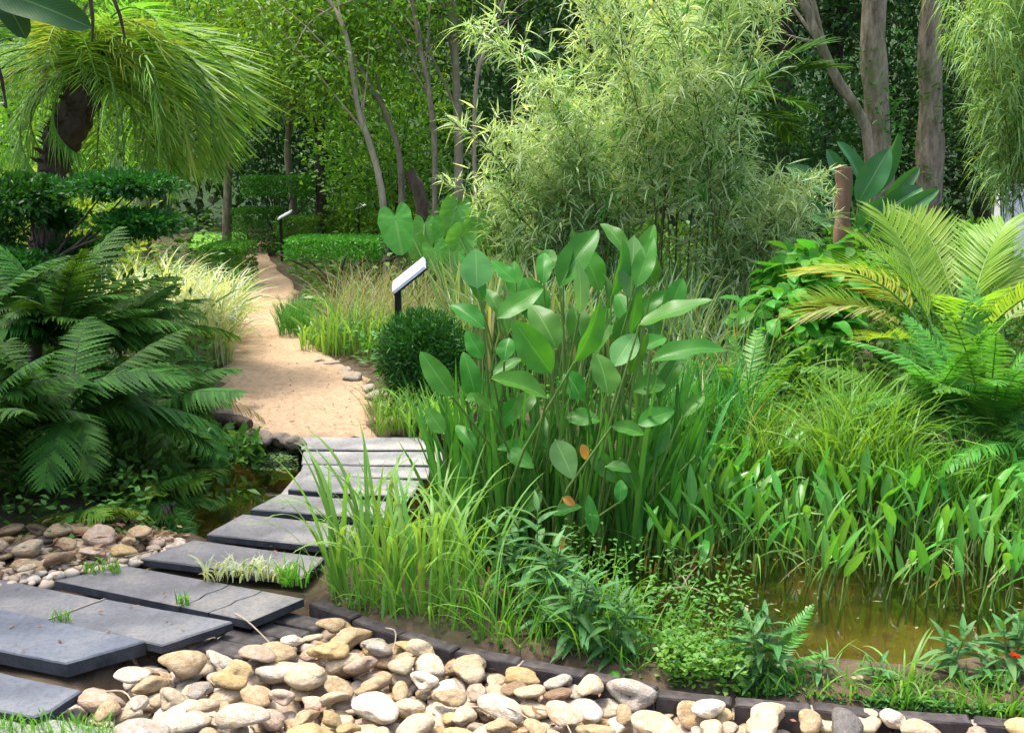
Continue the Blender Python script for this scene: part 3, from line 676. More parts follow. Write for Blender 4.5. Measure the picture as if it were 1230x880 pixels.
# ------------------------------------------------------------------ the big arrowroot clump (large paddle leaves)
def leaf_between(name, mesh, parent, B, T, width, ratio, face, roll=0.0):
    B, T = np.array(B), np.array(T); L = np.linalg.norm(T - B)
    Mx = frame(B, T - B, face, width / ratio, L, L) @ Matrix.Rotation(roll, 4, 'Y')
    return link(name, mesh, parent, Mx)
TH = [paddle(M['thalia'], .36, b, c, p, wav=.035, tipsharp=.75) for b, c, p in [(.35, .3, .40), (.6, .45, .42), (.2, .2, .38), (.9, .25, .4), (.45, .6, .45)]]
THP = [paddle(M['thaliapale'], .36, .2, .2, .4), paddle(M['thaliapale'], .36, .4, .25, .42)]
ORG = [paddle(M['orange'], .4, .8, .4, .4), paddle(M['orange'], .4, 1.3, .2, .4)]
tc_ = G(660, 655, WZ)
thal = thing('arrowroot_plant', 'tall clump of broad paddle leaves on stalks standing in the pond', 'water plant', (tc_[0], tc_[1], WZ - .25))
LV = [ # base u,v  tip u,v  width px  mesh  depth  tip depth offset  face
 (573, 346, 569, 297, 36, 'p', 4.75, .04, 0), (581, 394, 543, 356, 24, 't', 4.5, .05, 1), (598, 382, 652, 342, 26, 't', 4.7, .1, 1), (668, 419, 640, 351, 34, 't', 4.45, .06, 0),
 (662, 448, 612, 392, 36, 't', 4.35, -.06, 0), (696, 376, 703, 313, 25, 'p', 4.6, .02, 2), (672, 345, 716, 264, 34, 't', 4.8, .05, 0), (757, 358, 763, 279, 33, 'p', 4.75, .05, 0),
 (752, 308, 730, 252, 22, 't', 4.9, .06, 1), (690, 435, 731, 368, 27, 't', 4.3, -.05, 2), (730, 474, 716, 416, 40, 't', 4.3, .08, 0), (738, 440, 766, 394, 30, 'p', 4.6, .1, 0),
 (768, 390, 854, 354, 34, 't', 4.5, -.05, 1), (782, 434, 872, 390, 28, 't', 4.6, -.05, 1), (657, 478, 598, 443, 34, 't', 4.25, -.08, 1), (543, 476, 504, 420, 26, 't', 4.25, .03, 0),
 (606, 433, 612, 402, 22, 't', 4.55, .03, 0), (590, 492, 570, 471, 15, 't', 4.4, .0, 1), (667, 528, 690, 574, 30, 'p', 4.2, -.08, 0), (735, 512, 775, 516, 20, 't', 4.3, -.04, 1),
 (766, 510, 810, 488, 24, 't', 4.4, .04, 1), (728, 560, 758, 560, 18, 't', 4.2, -.04, 1), (713, 642, 708, 593, 16, 't', 4.15, .03, 0), (744, 603, 748, 572, 15, 't', 4.2, .03, 0),
 (783, 345, 784, 302, 20, 't', 4.8, .03, 0), (592, 452, 627, 424, 18, 't', 4.6, .05, 1), (666, 618, 694, 602, 17, 't', 4.15, -.04, 1), (533, 520, 512, 488, 20, 't', 4.35, .05, 0),
 (600, 378, 585, 336, 18, 't', 4.85, .05, 1), (720, 350, 700, 290, 28, 't', 5.0, .05, 0), (640, 470, 620, 500, 22, 't', 4.6, -.1, 1), (700, 480, 680, 440, 26, 't', 4.7, .05, 0),
 (610, 540, 640, 560, 22, 't', 4.5, -.08, 1), (560, 480, 590, 470, 18, 't', 4.5, .05, 1), (760, 470, 800, 455, 26, 't', 4.8, .05, 1), (800, 380, 820, 330, 24, 't', 5.0, .05, 0),
 (745, 550, 770, 590, 20, 't', 4.5, -.05, 0), (620, 340, 590, 310, 20, 't', 5.0, .05, 1), (650, 330, 665, 290, 22, 't', 5.1, .05, 0), (770, 420, 800, 400, 22, 't', 4.9, .05, 1),
 (655, 380, 630, 330, 30, 't', 5.0, .05, 0), (700, 420, 690, 360, 30, 't', 4.9, .06, 1), (625, 480, 590, 520, 22, 't', 4.7, -.05, 0), (760, 400, 745, 340, 28, 't', 5.0, .06, 0), (790, 450, 830, 420, 26, 't', 5.0, .06, 1), (580, 430, 560, 395, 20, 't', 4.9, .04, 0), (640, 540, 600, 530, 22, 't', 4.6, -.05, 1), (710, 540, 740, 580, 22, 't', 4.5, -.05, 0), (570, 540, 548, 500, 18, 't', 4.5, .05, 0), (820, 500, 845, 470, 18, 't', 4.8, .05, 1),
 (680, 500, 720, 500, 24, 't', 4.65, -.06, 1), (650, 590, 625, 615, 20, 't', 4.35, -.05, 0)]
for _ in range(34):
    u_, v_ = rng.uniform(565, 790), rng.uniform(330, 560); h_ = rng.uniform(40, 72); LV.append((u_, v_, u_ + (u_ - 665) * .18 + rng.normal(0, 14), v_ - h_, h_ * rng.uniform(.30, .42), 't', rng.uniform(4.65, 5.15), rng.uniform(-.06, .1), int(rng.integers(3))))
g = Geo()
for i, (bu, bv, tu, tv, wd, kind, D, dd, fc) in enumerate(LV):
    B, T = A(bu, bv, D), A(tu, tv, D + dd); wpx = wd * D / FPX * 1.12
    face = [(0.05 * (i % 5 - 2), -1, .55), (-.1, -.55, 1), (.75, -.75, .25)][fc]
    me = TH[i % 5] if kind == 't' else THP[i % 2]
    leaf_between('leaf', me, thal, B, T, wpx, .36, face, rng.normal(0, .2))
    u0 = 660 + (bu - 660) * .62 + rng.normal(0, 22); root = G(np.clip(u0, 565, 775), rng.uniform(632, 676), WZ); root[2] = WZ - .2
    stalk(g, root - np.array(thal.location), B - np.array(thal.location), .0095, .0045, .035)
for _ in range(46):
    root = G(rng.uniform(560, 780), rng.uniform(628, 676), WZ); root[2] = WZ - .2; h = rng.uniform(.25, .75)
    stalk(g, root - np.array(thal.location), root + np.array([rng.normal(0, .1), rng.normal(0, .1), h]) - np.array(thal.location), .010, .004, .02)
o = local('stalks', g.mesh('stalks', M['stem']), thal); o['kind'] = 'stuff'
for bu, bv, tu, tv, wd, D in [(699, 533, 706, 553, 12, 4.15), (676, 597, 692, 606, 11, 4.1), (668, 640, 678, 662, 14, 4.05)]:
    o = leaf_between('leaf', ORG[0], thal, A(bu, bv, D), A(tu, tv, D - .02), wd * D / FPX, .4, (0.2, -1, .4)); o['label'] = 'withered orange leaf'

# dense lower leaves of the same stand read as shade inside the clump
g = Geo(); c = np.array(thal.location)
n = 460; base = np.array([G(u, v, WZ) for u, v in zip(rng.uniform(530, 810, n), rng.uniform(615, 672, n))]) - c; base[:, 2] = .12
blades(g, base, rng.uniform(0, 2 * PI, n), rng.uniform(.02, .22, n), rng.uniform(.05, .5, n), rng.uniform(.4, 1.05, n), rng.uniform(.007, .013, n), 7, 'iris', 3, .2)
o = local('young_blades', g.mesh('young_blades', M['iris']), thal); o['kind'] = 'stuff'

# ------------------------------------------------------------------ sword leaves to its right
IR = []
for k in range(6):
    g = Geo(); blades(g, [[0, 0, 0]], [0.], [rng.uniform(.0, .1)], [rng.uniform(.1, .9)], [1.], [.020], 10, 'iris', 3, .2, .25, tone=rng.random(1)); IR.append(g.mesh('blade', M['iris']))
def blade_thing(name, label, cat, c, spots, Ls, meshes, lean, group=None, zc=None, azr=None):
    t_ = thing(name, label, cat, c, group)
    for (x, y, z) in spots:
        az = rng.uniform(0, 2 * PI) if azr is None else rng.uniform(*azr)
        s = rng.uniform(*Ls)
        Mx = Matrix.Translation((x, y, z)) @ Matrix.Rotation(az, 4, 'Z') @ Matrix.Rotation(abs(rng.normal(0, lean)), 4, 'Y') @ Matrix.Diagonal((s, min(s * 1.2, 1.1), s, 1))
        link('blade', meshes[rng.integers(len(meshes))], t_, Mx)
    return t_
for lab, us, vs, n, Ls, lean in [('tall dark green sword leaves just right of the broad paddle leaves', (765, 850), (610, 648), 46, (.55, .85), .16),
                      ('leaning sword leaves between the paddle leaf clump and the pond plants', (830, 900), (590, 625), 24, (.45, .75), .28)]:
    c = G(sum(us) / 2, sum(vs) / 2, WZ); sp = [G(rng.uniform(*us), rng.uniform(*vs), WZ - .06) for _ in range(n)]
    blade_thing('iris_clump', lab, 'iris', c, sp, Ls, IR, lean, 'sword leaved irises in the pond')

# ------------------------------------------------------------------ pale strap leaved clumps by the brick edging
LI = []
for k in range(10):
    g = Geo(); blades(g, [[0, 0, 0]], [0.], [rng.uniform(.05, .25)], [rng.uniform(.5, 2.3)], [1.], [.0115], 14, 'grass', 3, .28, .25, tone=rng.random(1), pw=rng.uniform(1.5, 2.6)); LI.append(g.mesh('leaf', M['lily']))
for lab, u, v, n, Ls in [('strap leaf clump nearest the slabs, beside the cracked slab end', 408, 712, 17, (.5, .85)), ('pale strap leaf clump at the bend of the brick edging', 440, 732, 18, (.5, .8)),
                     ('pale strap leaf clump spilling over bricks, left of the lance weeds', 478, 742, 20, (.5, .8)), ('strap leaf clump behind the brick edging, middle of the row', 520, 742, 18, (.45, .8)),
                     ('strap leaf clump against the tall paddle leaf clump base', 562, 735, 16, (.45, .75)), ('strap leaf clump at pond rim in front of the pale slabs', 470, 690, 22, (.45, .75)),
                     ('strap leaf clump between pond rim and lance weeds', 545, 695, 20, (.45, .7)), ('small strap leaf clump hanging over the pebbles', 600, 765, 9, (.3, .5))]:
    c = G(u, v, -.05); t_ = thing('strap_leaf_plant', lab, 'grassy plant', c, 'pale strap leaved plants')
    for _ in range(n):
        s = rng.uniform(*Ls) * .92; p = c + np.array([rng.normal(0, .05), rng.normal(0, .04), 0]); az = rng.uniform(0, 2 * PI)
        link('leaf', LI[rng.integers(10)], t_, Matrix.Translation(p) @ Matrix.Rotation(az, 4, 'Z') @ Matrix.Diagonal((s, min(1, s * 1.5) * rng.uniform(.7, 1), s, 1)))
# thin grass blades in the same bank
g = Geo(); n = 1300; pts = np.array([G(u, v, -.05) for u, v in zip(rng.uniform(390, 660, n), rng.uniform(0, 1, n))])
uu = rng.uniform(395, 1240, n); lowv = np.interp(uu, [395, 465, 587, 700, 900, 1240], [724, 749, 783, 805, 839, 868]); vv = lowv - rng.random(n) ** 1.5 * np.interp(uu, [700, 860, 900], [80, 70, 30])
pts = np.array([G(u, v, -.06) for u, v in zip(uu, vv)])
blades(g, pts, rng.uniform(0, 2 * PI, n), rng.uniform(.05, .5, n), rng.uniform(.3, 1.6, n), np.interp(uu, [700, 860], [1, .35]) * rng.uniform(.12, .42, n), rng.uniform(.002, .0045, n), 6, 'grass')
o = thing('bank_grass', 'fine green grass along the bank behind the brick edging', 'grass', (0, 0, 0), None, g.mesh('bank_grass', M['grass']), 'stuff')

# ------------------------------------------------------------------ lance leaved weeds
LW = []
for k in range(4):
    g = Geo(); P_ = np.zeros((1, 3)); d = np.array([[0, 1, .0]]); leaves(g, P_, d, np.array([1.]), np.array([.12]), jit=0, fold=.3, K=8, droop=rng.uniform(.2, .6), tone=rng.random(1)); LW.append(g.mesh('leaf', M['weed']))
def weed(lab, u, v, h, stems, lsz, group='grey green lance leaved weeds', lean=None, dz=-.06):
    c = G(u, v, dz); t_ = thing('lance_weed', lab, 'weed', c, group); g = Geo()
    for s in range(stems):
        a = rng.uniform(0, 2 * PI); r_ = rng.uniform(.15, .5) * h * .55 if stems > 1 else 0
        top = c + np.array([math.cos(a) * r_, math.sin(a) * r_, h * rng.uniform(.75, 1.05)]); mid = c + (top - c) * .5 + np.array([0, 0, h * .08])
        sp = spline([c, mid, top], 12); tube(g, sp - c, np.linspace(.004, .002, 12), 5)
        nl = max(6, int(h * 42)); ph = rng.uniform(0, 6)
        for j in range(nl):
            f = .15 + .85 * j / (nl - 1); p = np.array([np.interp(f, np.linspace(0, 1, 12), sp[:, q_]) for q_ in range(3)])
            sz = lsz * (.65 + .5 * math.sin(PI * min(1, f * .9 + .1))) * rng.uniform(.85, 1.15)
            oriented(LW[rng.integers(4)], 'leaf', t_, p, ph + j * 2.4, .15 + .9 * f ** 3 + rng.normal(0, .12), sz)
    local('stem', g.mesh('stem', M['stem']), t_)
for a in [('tall lance weed with a long bare stem in front of the paddle leaves', 645, 745, .46, 1, .13), ('lance weed bush left of the small bright fern sprig', 690, 792, .30, 4, .12),
          ('lance weed bush at the middle of the bank, tallest leaves drooping', 655, 770, .34, 4, .12), ('dark lance weed behind the strap leaves', 610, 740, .36, 3, .12),
          ('compact lance weed at the brick edging below the fern sprig', 735, 800, .24, 4, .11), ('rosette of dark lance leaves left of the muddy shallow water', 915, 826, .23, 6, .11),
          ('lance weed with grey tips right of the grass tuft', 1140, 822, .20, 4, .10), ('lance weed at the right edge beside the red flower', 1212, 828, .24, 4, .11),
          ('low lance weed between rosette and the bank stone', 985, 826, .10, 3, .07), ('low lance weed at the foot of the grass tuft', 1052, 832, .12, 3, .07), ('low lance weed near the right photo edge', 1185, 838, .13, 3, .08)]: weed(*a)
# grass tuft with broad blades on the bank
for lab, u, v, n, Ls in [('broad bladed grass tuft right of the stone on the pond bank', 1092, 834, 15, (.16, .30)), ('small grass tuft by the muddy water edge', 1000, 812, 8, (.08, .16)), ('broad blade plant at the right photo edge', 1225, 840, 8, (.2, .34))]:
    c = G(u, v, -.06); t_ = thing('grass_tuft', lab, 'grass tuft', c, 'tufts on the pond bank')
    for _ in range(n):
        s = rng.uniform(*Ls); link('blade', LI[rng.integers(10)], t_, Matrix.Translation(c + rng.normal(0, .02, 3) * [1, 1, 0]) @ Matrix.Rotation(rng.uniform(0, 2 * PI), 4, 'Z') @ Matrix.Rotation(rng.uniform(.15, .75), 4, 'Y') @ Matrix.Diagonal((s, s * 2.0, s, 1)))
# bank stone, concrete rim, red flower
p = G(1030, 818, -.03); o = thing('bank_stone', 'rounded tan stone among weeds on the pond bank', 'stone', (p[0], p[1], -.045), None, PM[3]); o.matrix_basis = Matrix.Translation((p[0], p[1], -.045)) @ Matrix.Diagonal((.055, .04, .033, 1)); o.color = (.5, .42, .28, 1)
wp = [G(u, v, -.09) for u, v in [(930, 806), (1085, 808), (1085, 799), (930, 797)]]; c = np.mean(wp, 0)
thing('pond_rim', 'pale concrete rim at the muddy edge of the pond', 'pond rim', (c[0], c[1], -.19), None, prism([q_ - c for q_ in wp], 0, .10, M['concrete'], 'pond_rim', .006, .004))
c = G(1219, 835, -.06); t_ = thing('red_flower', 'small red flower on a thin stem at the right edge', 'flower', c); top = A(1219, 789, c[1]); g = Geo(); stalk(g, np.zeros(3), top - c, .003, .0015, .01); local('stem', g.mesh('stem', M['stem']), t_)
g = Geo(); n = 14; a = np.linspace(0, 12, n); leaves(g, np.zeros((n, 3)) + (top - c), np.stack([np.cos(a), np.sin(a), .3 + .05 * a], -1), .022, .009, jit=.3, fold=.4); local('petals', g.mesh('petals', M['red']), t_)
# ground cover on the bank
def cover(name, label, pts, L, W, mat, h=.05, cat='ground cover'):
    g = Geo(); n = len(pts); p = pts + np.stack([0 * pts[:, 0], 0 * pts[:, 0], rng.random(n) * h], -1)
    d = rng.normal(0, 1, (n, 3)); d[:, 2] = np.abs(d[:, 2]) * .35
    leaves(g, p, d, rng.uniform(.6, 1.3, n) * L, rng.uniform(.7, 1.2, n) * W, jit=.35)
    return thing(name, label, cat, (0, 0, 0), None, g.mesh(name, mat), 'stuff')
def band(n, u0, u1, lower, upper, z):
    u = rng.uniform(u0, u1, n); t = rng.random(n)
    lo = np.interp(u, *lower); up = np.interp(u, *upper); return np.array([G(a, b, z) for a, b in zip(u, lo + (up - lo) * t)])
LOW = ([400, 464, 587, 662, 737, 820, 902, 990, 1076, 1164, 1320], [724, 748, 782, 797, 814, 830, 839, 845, 854, 861, 872])
UPB = ([400, 464, 587, 662, 737, 820, 902, 990, 1076, 1164, 1320], [690, 700, 715, 730, 760, 792, 808, 816, 818, 816, 810])
cover('clover_cover', 'low bright clover leaves covering the bank behind the bricks', band(4600, 400, 1300, LOW, UPB, -.06), .020, .009, M['cover'], .035)
pts = band(3000, 860, 1320, LOW, UPB, -.06); cover('bank_herb', 'low mixed herbs on the bank in front of the muddy water', pts, .026, .008, M['weed'], .03)
pts = band(1200, 670, 900, LOW, ([690, 780, 900], [690, 735, 760]), -.06); cover('fine_herb', 'feathery light green herbs left of the muddy water', pts, .03, .006, M['cover'], .30)
pts = band(900, 790, 900, LOW, UPB, -.05); cover('creeping_herb', 'creeping plant with small rounded leaves beside the dark rosette', pts, .026, .012, M['lily'], .12)

# ------------------------------------------------------------------ pickerel plants over the right pond
PK = [paddle(M['pickerel'], .20, b, .25, .4, 9, 5, name='leaf', tipsharp=.9) for b in (.1, .4, .8, 1.3)]
def pickerel(lab, c, n, h):
    t_ = thing('pickerel_plant', lab, 'water plant', c, 'upright water plants in the right pond'); g = Geo()
    for _ in range(n):
        b = c + rng.normal(0, .05, 3) * [1, 1, 0]; b[2] = WZ - .1; az = rng.uniform(0, 2 * PI); ln = rng.uniform(.0, .4); hh = h * rng.uniform(.25, .85)
        top = b + np.array([math.cos(az) * math.sin(ln) * hh, math.sin(az) * math.sin(ln) * hh, hh + .1]); stalk(g, b - c, top - c, .0042, .0025, .015, 5, 6)
        s = rng.uniform(.12, .21); oriented(PK[rng.choice(4, p=[.4, .35, .2, .05])], 'leaf', t_, top, az + rng.normal(0, .8), rng.uniform(.75, 1.5), s, rng.normal(0, .4), rng.uniform(.8, 1.3))
    o = local('stalks', g.mesh('stalks', M['stem']), t_)
prow = [(840, 655, .36), (868, 640, .36), (900, 650, .34), (880, 676, .3), (930, 640, .36), (955, 660, .34), (925, 690, .3), (985, 645, .36), (1010, 668, .34), (985, 700, .3), (1000, 722, .26), (1040, 655, .36), (1060, 690, .32),
        (1085, 660, .34), (1110, 690, .32), (1115, 650, .34), (1075, 720, .26), (1130, 720, .28), (1150, 665, .34), (1165, 700, .32), (1185, 660, .34), (1205, 690, .34), (1215, 725, .3), (1235, 660, .34), (1250, 700, .32),
        (850, 690, .26), (820, 668, .32), (870, 612, .34), (910, 605, .34), (950, 602, .34), (990, 600, .32), (1030, 606, .32), (1070, 612, .3), (1110, 612, .3), (1150, 616, .3), (1190, 618, .3), (1230, 620, .3), (905, 575, .3), (950, 575, .3), (860, 585, .3), (1180, 735, .22), (810, 690, .25), (790, 700, .25)]
for i, (u, v, h) in enumerate(prow):
    c = G(u, v, WZ)
    zone = 'back of the pond' if v < 630 else ('front of the pond stand' if v > 685 else 'middle of the pond stand')
    side = 'left' if u < 930 else ('middle' if u < 1080 else 'right')
    pickerel(f'spear leaved water plant, {side}, {zone}', c, 15 if v < 660 else (10 if v < 690 else 6), h)
g = Geo(); n = 1500; u = rng.uniform(800, 1300, n); v = 575 + rng.random(n) ** 1.5 * 110; pts = np.array([G(a, b, WZ - .05) for a, b in zip(u, v)])
blades(g, pts, rng.uniform(0, 2 * PI, n), rng.uniform(.0, .3, n), rng.uniform(0, .8, n), rng.uniform(.12, .34, n), rng.uniform(.003, .008, n), 6, 'iris')
thing('pond_rushes', 'thin rushes filling the water between the spear leaved plants', 'rushes', (0, 0, 0), None, g.mesh('pond_rushes', M['iris']), 'stuff')
g = Geo(); n = 170; u = rng.uniform(790, 1290, n); v = rng.uniform(590, 715, n); pts = np.array([G(a, b, WZ - .03) for a, b in zip(u, v)])
blades(g, pts, rng.uniform(0, 2 * PI, n), rng.uniform(.1, .5, n), rng.uniform(.8, 2.4, n), rng.uniform(.2, .5, n), rng.uniform(.004, .009, n), 9, 'grass', 3, .2)
thing('pond_grass', 'arching pale grass blades tangled through the pond plants', 'grass', (0, 0, 0), None, g.mesh('pond_grass', M['lily']), 'stuff')
g = Geo(); n = 110; u = rng.uniform(790, 1290, n); v = rng.uniform(580, 720, n); pts = np.array([G(a, b, WZ - .03) for a, b in zip(u, v)])
blades(g, pts, rng.uniform(0, 2 * PI, n), rng.uniform(.1, .9, n), rng.uniform(.2, 2.4, n), rng.uniform(.12, .4, n), rng.uniform(.002, .006, n), 7, 'grass')
thing('dead_stalks', 'dry straw coloured stalks bent among the pond plants', 'dead stalks', (0, 0, 0), None, g.mesh('dead_stalks', M['reeddry']), 'stuff')
# floating leaves and duckweed
n = 60; u = rng.uniform(780, 1230, n); v = rng.uniform(665, 770, n); keep = rng.random(n) < np.interp(v, [665, 790], [1, .15]); g = Geo()
pts = np.array([G(a, b, WZ + .003) for a, b in zip(u[keep], v[keep])]); m = len(pts)
d = rng.normal(0, 1, (m, 3)); d[:, 2] = 0; leaves(g, pts, d, rng.uniform(.015, .05, m), rng.uniform(.003, .008, m), jit=.02, fold=0, droop=0)
thing('floating_leaves', 'fallen leaves and bits floating on the right pond', 'floating leaves', (0, 0, 0), None, g.mesh('floating_leaves', M['reeddry']), 'stuff')

# ------------------------------------------------------------------ ferns
DARKF = [fern_frond(M['fern'], b, 28, .22, False, mstem=M['barkdark'], serr=True, droop=.4) for b in (.7, 1.0, 1.3, 1.7)]
LIGHTF = [fern_frond(M['fernlight'], 1.0, 14, .34, False, serr=True)]
SWORD = [fern_frond(M['swordfern'], b, 34, .13, False, droop=.15, start=.06) for b in (.5, .9, 1.3)]
def fern(lab, c, n, Ls, meshes, group, pit=(.35, 1.25), cat='fern', azs=None, name='fern', sx=1):
    t_ = thing(name, lab, cat, c, group)
    if 'dark' in lab: n = int(n * 1.5); Ls = (Ls[0] * .75, Ls[1] * .98)
    for k in range(n):
        az = (k * 2.4 + rng.normal(0, .25)) if azs is None else rng.uniform(*azs)
        oriented(meshes[rng.integers(len(meshes))], 'frond', t_, np.array(c) + rng.normal(0, .02, 3), az, rng.uniform(*pit), rng.uniform(*Ls), rng.normal(0, .25), sx)
    return t_
DF = 'large dark ferns left of the slabs'
fern('dark fern with widest fronds, in the front at the left', G(88, 590, .0) + [0, 0, .35], 17, (.65, .95), DARKF, DF, (.1, 1.2))
fern('dark fern at left photo edge, fronds hanging over the stones', G(-25, 620, 0) + [0, 0, .4], 14, (.6, .85), DARKF, DF, (-.1, 1.1))
fern('dark fern at the middle height, arching over the left pond', G(180, 550, 0) + [0, 0, .28], 16, (.5, .75), DARKF, DF, (.1, 1.2))
fern('tallest dark fern below the cloud clipped shrub', G(80, 530, 0) + [0, 0, .55], 18, (.65, .85), DARKF, DF, (.4, 1.45))
fern('dark fern leaning out toward the sandy path', G(195, 515, 0) + [0, 0, .15], 14, (.45, .62), DARKF, DF, (.1, 1.2))
fern('dark fern furthest left under the shrub', G(-20, 535, 0) + [0, 0, .6], 16, (.7, .9), DARKF, DF, (.4, 1.4))
fern('upright dark fern in front of the cream striped grass', G(150, 500, 0) + [0, 0, .42], 14, (.6, .8), DARKF, DF, (.6, 1.45))
fern('low dark fern at the waterline left of the slabs', G(165, 605, -.05), 11, (.32, .5), DARKF, DF, (.15, 1.0))
fern('small yellow green fern in front of the dark ferns', G(95, 622, .02), 7, (.2, .32), LIGHTF, None, (.1, .7))
fern('small yellow green fern at the pond left of the slabs', G(188, 590, -.05), 6, (.3, .42), LIGHTF, None, (.1, .8))
# dark wiry dead frond over the path
DEADF = fern_frond(M['dead'], 1.2, 16, .16, False, droop=.9)
c = G(215, 480, .25); t_ = thing('dead_frond', 'brown withered fern frond curling over the sandy path', 'dead frond', c); oriented(DEADF, 'frond_blade', t_, c, R(20), .25, .55)
# thin upright dark stalk in the ferns
SF = 'bright sword ferns right of the pond'
fern('sword fern with the biggest fronds at the right edge', G(1185, 575, 0) + [0, 0, .25], 30, (.6, .88), SWORD, SF, (.3, 1.45))
fern('sword fern in front of the yellow palm fronds', G(1125, 560, 0) + [0, 0, .3], 24, (.5, .78), SWORD, SF, (.5, 1.45))
fern('sword fern cut by the right photo edge, fronds arching down', G(1240, 590, 0) + [0, 0, .2], 18, (.5, .75), SWORD, SF, (-.2, 1.2))
fern('narrow upright sword fern by the reeds, right of paddle leaves', G(893, 520, 0), 11, (.55, .85), SWORD, SF, (1.0, 1.5))
fern('pale sword fern with short fronds behind the pond plants', G(922, 545, 0), 9, (.3, .5), SWORD, SF, (.8, 1.45))
fern('tiny bright fern sprig in front of the pond water', G(742, 795, -.05), 5, (.14, .22), SWORD, SF, (.6, 1.4))
fern('tiny bright fern sprig standing in the dark rosette', G(921, 815, -.05), 4, (.2, .27), SWORD, SF, (1.0, 1.45))

# ------------------------------------------------------------------ palms
PD = [palm_frond(M['palm'], b, 46, .185, .0058, .8, .06, .45, pw=1.0, jit=.14, fwd=.25, drj=.3) for b in (1.5, 2.1, 2.7)]
PDO = [palm_frond(M['palmold'], 2.2, 42, .18, .0058, .9, .08, .2, jit=.2, fwd=.25, drj=.3)]
pc = A(112, 92, 8.3); pb = G(45, 425, 0); pb[1] = 8.5; pb[0] = A(45, 300, 8.5)[0]
t_ = thing('date_palm', 'feathery date palm with drooping fronds and dark leaning trunk', 'palm', pb)
g = Geo(); tp = spline([np.zeros(3), np.array([.02, 0, .5]), A(64, 205, 8.45) - pb, A(84, 150, 8.35) - pb, pc - pb], 30)
tube(g, tp, np.interp(np.linspace(0, 1, 30), [0, .6, .9, 1], [.11, .115, .14, .09]) * (1 + .1 * rng.normal(0, 1, 30)), 14); n = 420
i = rng.integers(8, 30, n); a = rng.uniform(0, 2 * PI, n); od = np.stack([np.cos(a), np.sin(a), 0 * a], -1)
leaves(g, tp[i] + od * .1, od + [0, 0, .9], .11, .022, up=(0, 0, 1), jit=.1, mi=0); local('trunk', g.mesh('trunk', M['barkdark']), t_)
for k in range(46):
    az = k * 2.399; old = k % 13 == 5
    pit = rng.uniform(-.2, 1.3)
    if abs((az + PI / 2 + .25 + PI) % (2 * PI) - PI) < .95: pit = rng.uniform(1.0, 1.4)
    oriented((PDO if old else PD)[rng.integers(1 if old else 3)], 'frond', t_, pc + rng.normal(0, .04, 3), az, pit, rng.uniform(.9, 1.25), rng.normal(0, .2))
for az, pit, s in [(R(-28), .5, 1.6), (R(-15), .45, 1.55), (R(-40), .75, 1.6), (R(-5), .8, 1.7), (R(12), .9, 1.7), (R(-55), .4, 1.5), (R(-20), .95, 1.85), (R(-10), .7, 1.75), (R(-32), .6, 1.6), (R(-3), 1.1, 1.9), (R(8), .55, 1.5), (R(-45), 1.0, 1.7), (R(20), .6, 1.5), (R(170), .9, 1.6), (R(185), .6, 1.6), (R(200), .5, 1.5), (R(215), .2, 1.4), (R(-60), .7, 1.5)]:
    o = oriented(PDO[0] if pit == .5 else PD[2], 'frond', t_, pc, az, pit, s * .86)
AR = [palm_frond(M['areca'], b, 34, .36, .0095, .3, .22, .55, jit=.04) for b in (.7, 1.1)]; ARO = [palm_frond(M['arecaold'], 1.2, 32, .34, .009, .55, .22, .4)]
c = G(1135, 480, 0); t_ = thing('areca_palm', 'yellow green palm with arching comb fronds behind the sword ferns', 'palm', c)
for (tu, tv, s, az, pit, old, y) in [(1120, 400, 1.0, R(115), 1.15, 0, 6.5), (1180, 400, 1.0, R(75), 1.2, 0, 6.6), (1110, 400, .95, R(175), .95, 1, 6.3), (1095, 410, .85, R(200), .75, 1, 6.2), (1165, 390, .95, R(60), 1.0, 0, 6.5),
                  (1140, 400, 1.0, R(140), .85, 0, 6.6), (1170, 400, 1.0, R(35), .9, 0, 6.5), (1190, 410, .9, R(15), .85, 1, 6.4), (1100, 420, .8, R(165), .65, 0, 6.2), (1150, 380, 1.1, R(95), .9, 0, 6.7), (1110, 430, .7, R(215), .5, 0, 6.1), (1205, 410, 1.0, R(80), 1.05, 0, 6.6), (1150, 410, .9, R(250), .8, 0, 6.3), (1170, 420, .9, R(290), .9, 0, 6.3), (1125, 410, .9, R(150), 1.1, 0, 6.4), (1150, 400, 1.05, R(110), .7, 0, 6.7), (1185, 400, 1.0, R(50), .7, 0, 6.7)]:
    oriented((ARO if old else AR)[rng.integers(1 if old else 2)], 'frond', t_, A(tu, tv, y), az, min(1.3, pit + .12), s * .86, rng.normal(0, .25))
g = Geo()
for dx in (-.12, 0, .1, .18): tube(g, [[dx, 0, 0], [dx * 1.1, .02, .25], [dx * 1.3, .05, .5]], [.028, .024, .018], 8)
local('stems', g.mesh('stems', M['stem']), t_)
c = G(940, 430, 0); c = np.array([A(890, 90, 13)[0], 13., 0]); t_ = thing('dark_palm', 'dark fan of palm fronds in the shade behind the bamboo', 'palm', c)
FAN = palm_frond(M['fern'], .9, 34, .4, .016, .3, .2, .4)
for k in range(9): oriented(FAN, 'frond', t_, A(890, 130, 13) + rng.normal(0, .05, 3), k * .75, rng.uniform(.2, 1.2), rng.uniform(.9, 1.2))
g = Geo(); tube(g, [[0, 0, 0], A(890, 130, 13) - c], [.09, .07], 8); local('trunk', g.mesh('trunk', M['barkdark']), t_)

